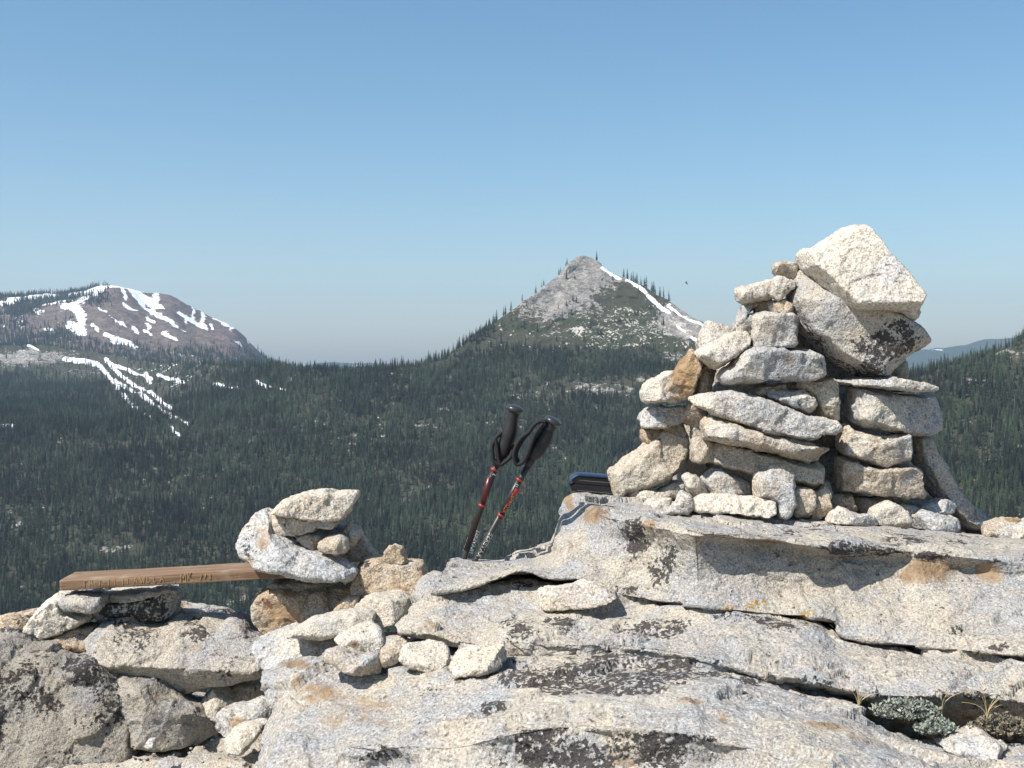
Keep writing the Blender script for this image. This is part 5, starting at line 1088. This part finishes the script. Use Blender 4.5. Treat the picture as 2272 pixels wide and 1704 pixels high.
# ---------------------------------------------------------------- wallet
M_BLUE = simple("navy_leather", (0.012, 0.026, 0.062), 0.38, var=.25, vscale=120, bump=.0008); M_BLKL = simple("black_leather", (0.010, 0.010, 0.012), 0.30, var=.3, vscale=140, bump=.0008); M_STITCH = simple("pale_stitching", (0.30, 0.30, 0.32), 0.7, var=.2)
def wallet():
    A = ray(1266, 1092, 3.52); Wd = 0.142; dep = 0.085; tilt = -math.atan2(10, 100)
    o = empty("wallet", Vector(A), "dark blue and black folded leather wallet lying on the slab", "wallet")
    o.rotation_euler = (0, 0.085, 0.0)
    def lobe(z0, z1, x0, x1, y0, y1, r, n=10):
        """cushion with a round fold on the left: section in x-z, swept in y"""
        sec = []; zm = (z0 + z1) / 2; h = (z1 - z0) / 2
        for j in range(n + 1):
            a = math.pi / 2 + math.pi * j / n; sec.append((x0 + h * 1.0 + h * math.cos(a), zm + h * math.sin(a)))
        for j in range(7):
            a = -math.pi / 2 + math.pi * j / 6; sec.append((x1 - r + r * math.cos(a), zm + (h - (0 if r >= h else 0)) * math.sin(a)))
        ys = [(y0, .86), (y0 + .002, .95), (y0 + .006, 1.0), ((y0 + y1) / 2, 1.02), (y1 - .006, 1.0), (y1, .9)]
        V = []; Fc = []; m = len(sec); cx = (x0 + x1) / 2
        for y, k in ys:
            for x, z in sec: V.append((cx + (x - cx) * (1 - (1 - k) * .12), y, zm + (z - zm) * k))
        for i in range(len(ys) - 1):
            for j in range(m): Fc.append([i * m + j, (i + 1) * m + j, (i + 1) * m + (j + 1) % m, i * m + (j + 1) % m])
        Fc.append(list(range(m))[::-1]); Fc.append(list(range((len(ys) - 1) * m, len(ys) * m)))
        return np.array(V), Fc
    def put(nm, a, mat, **k):
        q = add_mesh(nm, a[0], a[1], mat, None, True); q.parent = o; return q
    lo = put("lower_leaf", lobe(.002, .026, 0, Wd, 0, dep, .006), M_BLKL)
    up = put("upper_leaf", lobe(.025, .047, .001, Wd - .004, .001, dep, .006), M_BLKL)
    put("inner_leaf", lobe(.018, .034, .012, Wd + .002, .003, dep - .004, .003), M_BLKL)
    # blue outer cover: a sheet folded round the left end
    sec = []; h = .0262
    for x in np.linspace(Wd + .003, .03, 8): sec.append((x, .0525 - .0015 * ((x - .07) / .07) ** 2))
    for j in range(9):
        a = math.pi / 2 + math.pi * j / 8 * .55; sec.append((.026 + .0295 * math.cos(a), .0255 + .0268 * math.sin(a)))
    V = []; Fc = []; m = len(sec)
    for y, k in ((.0, 0), (.003, .0012), (dep - .003, .0012), (dep, 0)):
        for x, z in sec: V.append((x, y - .003, z + k))
    for y, k in ((.0, 0), (.003, 0), (dep - .003, 0), (dep, 0)):
        for x, z in sec: V.append((x + .0012, y - .003, z - .0045))
    for s in range(3):
        for j in range(m - 1):
            a = s * m + j; b = a + m; Fc.append([a, a + 1, b + 1, b]); a += 4 * m; b += 4 * m; Fc.append([a, b, b + 1, a + 1])
    for j in range(m - 1):
        Fc.append([j, 4 * m + j, 4 * m + j + 1, j + 1]); q = 3 * m + j; Fc.append([q, q + 1, 4 * m + q + 1, 4 * m + q])
    for s in range(3):
        a = s * m; Fc.append([a, a + m, a + 5 * m, a + 4 * m]); a = s * m + m - 1; Fc.append([a, a + 4 * m, a + 5 * m, a + m])
    cv = put("cover", (np.array(V), Fc), M_BLUE)
    for i in range(26):
        x = .022 + i * .0044; V, Fc = tube([(x, -.0005, .036), (x + .0028, -.0005, .036)], .0005, 6)
        put("stitch", (V, Fc), M_STITCH)
    for i in range(24):
        x = .02 + i * .0048; V, Fc = tube([(x, -.0012, .0065), (x + .0030, -.0012, .0065)], .0005, 6); put("stitch", (V, Fc), M_STITCH)
wallet()

# ---------------------------------------------------------------- plants in the rock pocket
M_SAGE = simple("silvery_foliage", (0.27, 0.29, 0.24), 0.8, var=.35, vscale=60); M_TWIG = simple("dry_twig", (0.10, 0.07, 0.055), 0.9, var=.3); M_STRAW = simple("dry_grass", (0.46, 0.37, 0.20), 0.8, var=.2)
def cushion(name, px, py, d, rx, ry, rz, n, label, seed, leafc):
    rz *= .62; n = int(n * .65); rx *= .85; ry *= .8
    rg = np.random.default_rng(seed); base = ray(px, py, d); o = empty(name, Vector(base), label, "plant")
    LV, LF, TV, TF_ = [], [], [], []
    for i in range(n):
        a = rg.uniform(0, 6.283); r = math.sqrt(rg.uniform(0, 1)); tip = np.array([math.cos(a) * r * rx, math.sin(a) * r * ry, rz * (1.05 - .75 * r * r) * rg.uniform(.55, 1.1)])
        root = np.array([tip[0] * .35, tip[1] * .35, -.01]); k = len(TV)
        q = np.array([.0007, 0, 0]); TV += [root - q, root + q, tip + q * .5, tip - q * .5]; TF_.append((k, k + 1, k + 2, k + 3))
        q = np.array([0, .0007, 0]); k = len(TV); TV += [root - q, root + q, tip + q * .5, tip - q * .5]; TF_.append((k, k + 1, k + 2, k + 3))
        for j in range(9):                                        # small narrow leaves near the tip
            f = rg.uniform(.55, 1.02); p = root + (tip - root) * f; u = rg.normal(size=3); u /= np.linalg.norm(u); u[2] = abs(u[2]) * .8 + .15; L = rg.uniform(.005, .011)
            w = np.cross(u, rg.normal(size=3)); w /= max(np.linalg.norm(w), 1e-6); w *= L * .22; k = len(LV)
            LV += [p, p + u * L * .5 + w, p + u * L, p + u * L * .5 - w]; LF.append((k, k + 1, k + 2, k + 3))
    add_mesh("twigs", np.array(TV), [list(f) for f in TF_], M_TWIG, o, False).location = (0, 0, 0)
    add_mesh("foliage", np.array(LV), [list(f) for f in LF], leafc, o, False).location = (0, 0, 0)
    return o
cushion("cushion_plant", 2010, 1590, 2.44, .085, .05, .055, 420, "silvery green cushion plant growing in the rock pocket", 3, M_SAGE)
cushion("cushion_plant", 2075, 1625, 2.40, .05, .035, .045, 220, "low grey tuft below the silvery cushion plant", 4, M_SAGE)
cushion("dry_shrub", 2225, 1628, 2.42, .085, .04, .06, 330, "dry brownish shrub at the right edge of the rock pocket", 5, simple("dry_foliage", (0.21, 0.18, 0.13), .85, var=.35, vscale=60))
def grass(px, py, d, n, L, label, seed):
    rg = np.random.default_rng(seed); base = ray(px, py, d); o = empty("grass_tuft", Vector(base), label, "grass")
    for i in range(n):
        a = rg.uniform(-2.6, .6); lean = rg.uniform(.3, 1.2); dirv = np.array([math.cos(a), math.sin(a) * .5, 0]); ll = L * rg.uniform(.6, 1.1)
        pts = [np.array([0, 0, 0]) + dirv * lean * ll * t * t * .8 + np.array([0, 0, 1]) * ll * (t - .35 * lean * t * t) for t in np.linspace(0, 1, 7)]
        V, Fc = tube(pts, np.linspace(.0011, .0003, 7), 4, True); add_mesh("blade", V, Fc, M_STRAW, o).location = (0, 0, 0)
grass(1905, 1575, 2.42, 7, .07, "sparse yellow grass blades left of the cushion plant", 2); grass(2190, 1600, 2.40, 9, .07, "yellow grass blades beside the dry shrub", 6); grass(2090, 1580, 2.42, 3, .09, "few long dry stalks above the cushion plant", 8)

# ---------------------------------------------------------------- loose grit on the ground at the lower left
def gravel():
    rg = np.random.default_rng(21); base = np.array([(math.cos(a) * math.cos(b), math.sin(a) * math.cos(b), math.sin(b)) for b in (-1.0, -.2, .6) for a in np.arange(6) * 1.047 + b] + [(0, 0, 1)])
    tri = []
    for r in range(2):
        for j in range(6): a, b = r * 6 + j, r * 6 + (j + 1) % 6; tri += [(a, b, b + 6), (a, b + 6, a + 6)]
    for j in range(6): tri.append((12 + j, 12 + (j + 1) % 6, 18))
    g = bpy.data.objects["summit_ground"].data; n = len(g.vertices); co = np.empty(n * 3, np.float32); g.vertices.foreach_get("co", co); co = co.reshape(-1, 3)
    cand = co[(co[:, 0] > -1.5) & (co[:, 0] < -.3) & (co[:, 1] > 2.5) & (co[:, 1] < 3.7)]
    V = []; T = []
    for i in range(900):
        p = cand[rg.integers(len(cand))] + np.append(rg.uniform(-.01, .01, 2), 0); s = rg.uniform(.002, .006) * (1 if rg.uniform() < .9 else 2.4)
        q = base * rg.uniform(.7, 1.3, base.shape) * s * np.array([1.2, 1, .7]); k = len(V) * 19; V.append(q + p + [0, 0, s * .3]); T.append(np.array(tri) + k)
    o = bpy.data.objects.new("gravel", mesh_np("gravel", np.concatenate(V), np.concatenate(T), M_GRAN, False)); link(o); o["tone"] = .05; o["stain"] = .4; o["lichen"] = .0
    tag(o, "loose granite grit scattered on the ground at the lower left", "gravel", None, "stuff")
gravel()
# ---------------------------------------------------------------- single conifers one can tell apart on the skyline
crown_mesh = []
for k in range(5):
    V, T = fir_crown(300 + k, 14.0, [2.7, 2.3, 2.9, 2.2, 2.5][k], 9, 8, .06); crown_mesh.append(mesh_np("crown", V, T, M_FIR, False))
V, T = trunk_mesh(8, .28, .14); trunk_me = mesh_np("trunk", V, T, M_BARK, False)
def hill_point(px, behind=0.0):
    """crest of the hillside at a photo column"""
    sel = np.abs(Hq[:, 0] - px) < 2.1; pv = HV[sel]; pq = Hq[sel]
    ang = (pv[:, 2] - CZ) / pv[:, 1]; m = pq[:, 2] > 700; i = np.argmax(np.where(m, ang, -9)); return pv[i] + np.array([0, behind, -0.3])
ORD = "first second third fourth fifth sixth seventh eighth ninth tenth eleventh twelfth thirteenth fourteenth fifteenth".split()
def nth(x, xs): return ORD[sorted(xs).index(x)]
def single_tree(px, h, label, group, k, lift=0.0):
    p = hill_point(px, 4.0); p[2] += lift; o = empty("pine_tree", Vector(p), label, "tree", group); o.scale = (h / 14,) * 3; o.rotation_euler = (0, 0, k * 1.7)
    for nm, me in (("crown", crown_mesh[k % 5]), ("trunk", trunk_me)):
        c = bpy.data.objects.new(nm, me); link(c, o)
G1 = "trees standing on the peak's snowy right ridge"
X1 = [1384, 1391, 1397, 1403, 1408, 1413, 1419, 1428, 1433, 1444, 1448, 1455, 1461, 1472, 1483]
for i, x in enumerate(X1):
    single_tree(x, [16, 19, 15, 18, 14, 19, 13, 16, 20, 17, 19, 13, 16, 18, 17][i], nth(x, X1) + " conifer from the left in the row on the peak's snowy right ridge", G1, i)
G2 = "trees along the peak's left ridge"
X2 = [1238, 1244, 1255, 1190, 1200, 1207, 1160, 1134, 1121, 1117, 1102, 1092, 1087, 1080]
for i, x in enumerate(X2):
    single_tree(x, [9, 10, 8, 14, 10, 11, 13, 16, 17, 15, 18, 13, 15, 12][i], nth(x, X2) + " single conifer from the left on the granite peak's left ridge", G2, i + 2)
G3 = "tall trees on the wooded saddle skyline"
X3 = [855, 868, 880, 893, 896, 950, 953, 905, 835, 812, 790, 760, 735, 700]
for i, x in enumerate(X3):
    single_tree(x, [14, 12, 15, 18, 16, 19, 16, 13, 14, 13, 14, 13, 14, 13][i], nth(x, X3) + " conifer from the left standing out on the saddle skyline left of the peak", G3, i + 1)
G4 = "trees on the right hill's skyline"
X4 = [2018, 2027, 2036, 2062, 2075, 2090, 2098, 2106, 2140, 2172, 2240, 2259, 2271]
for i, x in enumerate(X4):
    single_tree(x, [12, 14, 11, 15, 11, 13, 16, 14, 13, 10, 10, 12, 12][i], nth(x, X4) + " conifer from the left on the skyline right of the cairn", G4, i + 3)

# ---------------------------------------------------------------- insect hovering in the air
M_BUG = simple("insect_body", (0.05, 0.045, 0.04), .6); M_WING = simple("insect_wing", (0.35, 0.35, 0.34), .4)
def insect():
    c = ray(1523, 628, 2.6); o = empty("flying_insect", Vector(c), "tiny flying insect in the sky right of the peak", "insect")
    V, Fc = tube([(-.003, 0, .002), (-.0015, 0, .001), (0, 0, 0), (.002, 0, -.0018), (.003, 0, -.003)], [.0003, .0010, .0012, .0009, .0003], 8); add_mesh("body", V, Fc, M_BUG, o).location = (0, 0, 0)
    for s in (-1, 1):
        V = [(0, 0, .0006), (-.002, s * .003, .0035), (-.0005, s * .0045, .0042), (.0012, s * .003, .0026)]; V = V + [(x, y, z - .0002) for x, y, z in V]
        add_mesh("wing", np.array(V), [[0, 1, 2, 3], [7, 6, 5, 4], [0, 4, 5, 1], [1, 5, 6, 2], [2, 6, 7, 3], [3, 7, 4, 0]], M_WING, o, False).location = (0, 0, 0)
insect()
# ---------------------------------------------------------------- the air
def air():
    x0, x1, y0, y1, z0, z1 = -9000, 9500, -300, 11500, -560, 620
    V = [(x, y, z) for x in (x0, x1) for y in (y0, y1) for z in (z0, z1)]
    Fc = [(0, 1, 3, 2), (4, 6, 7, 5), (0, 4, 5, 1), (2, 3, 7, 6), (0, 2, 6, 4), (1, 5, 7, 3)]
    t = NT("haze_air"); t.t.nodes.remove(t.p)
    pv = t.n("ShaderNodeVolumePrincipled"); pv.inputs["Color"].default_value = (0.60, 0.78, 1.0, 1)
    pv.inputs["Density"].default_value = 6.2e-5; pv.inputs["Anisotropy"].default_value = 0.2
    t.l(pv.outputs[0], t.out.inputs["Volume"])
    o = bpy.data.objects.new("haze", mesh_np("haze", V, Fc, t.m, False)); link(o)
    tag(o, "thin blue haze over the valley and the far ridges", None, None, "stuff")
air()
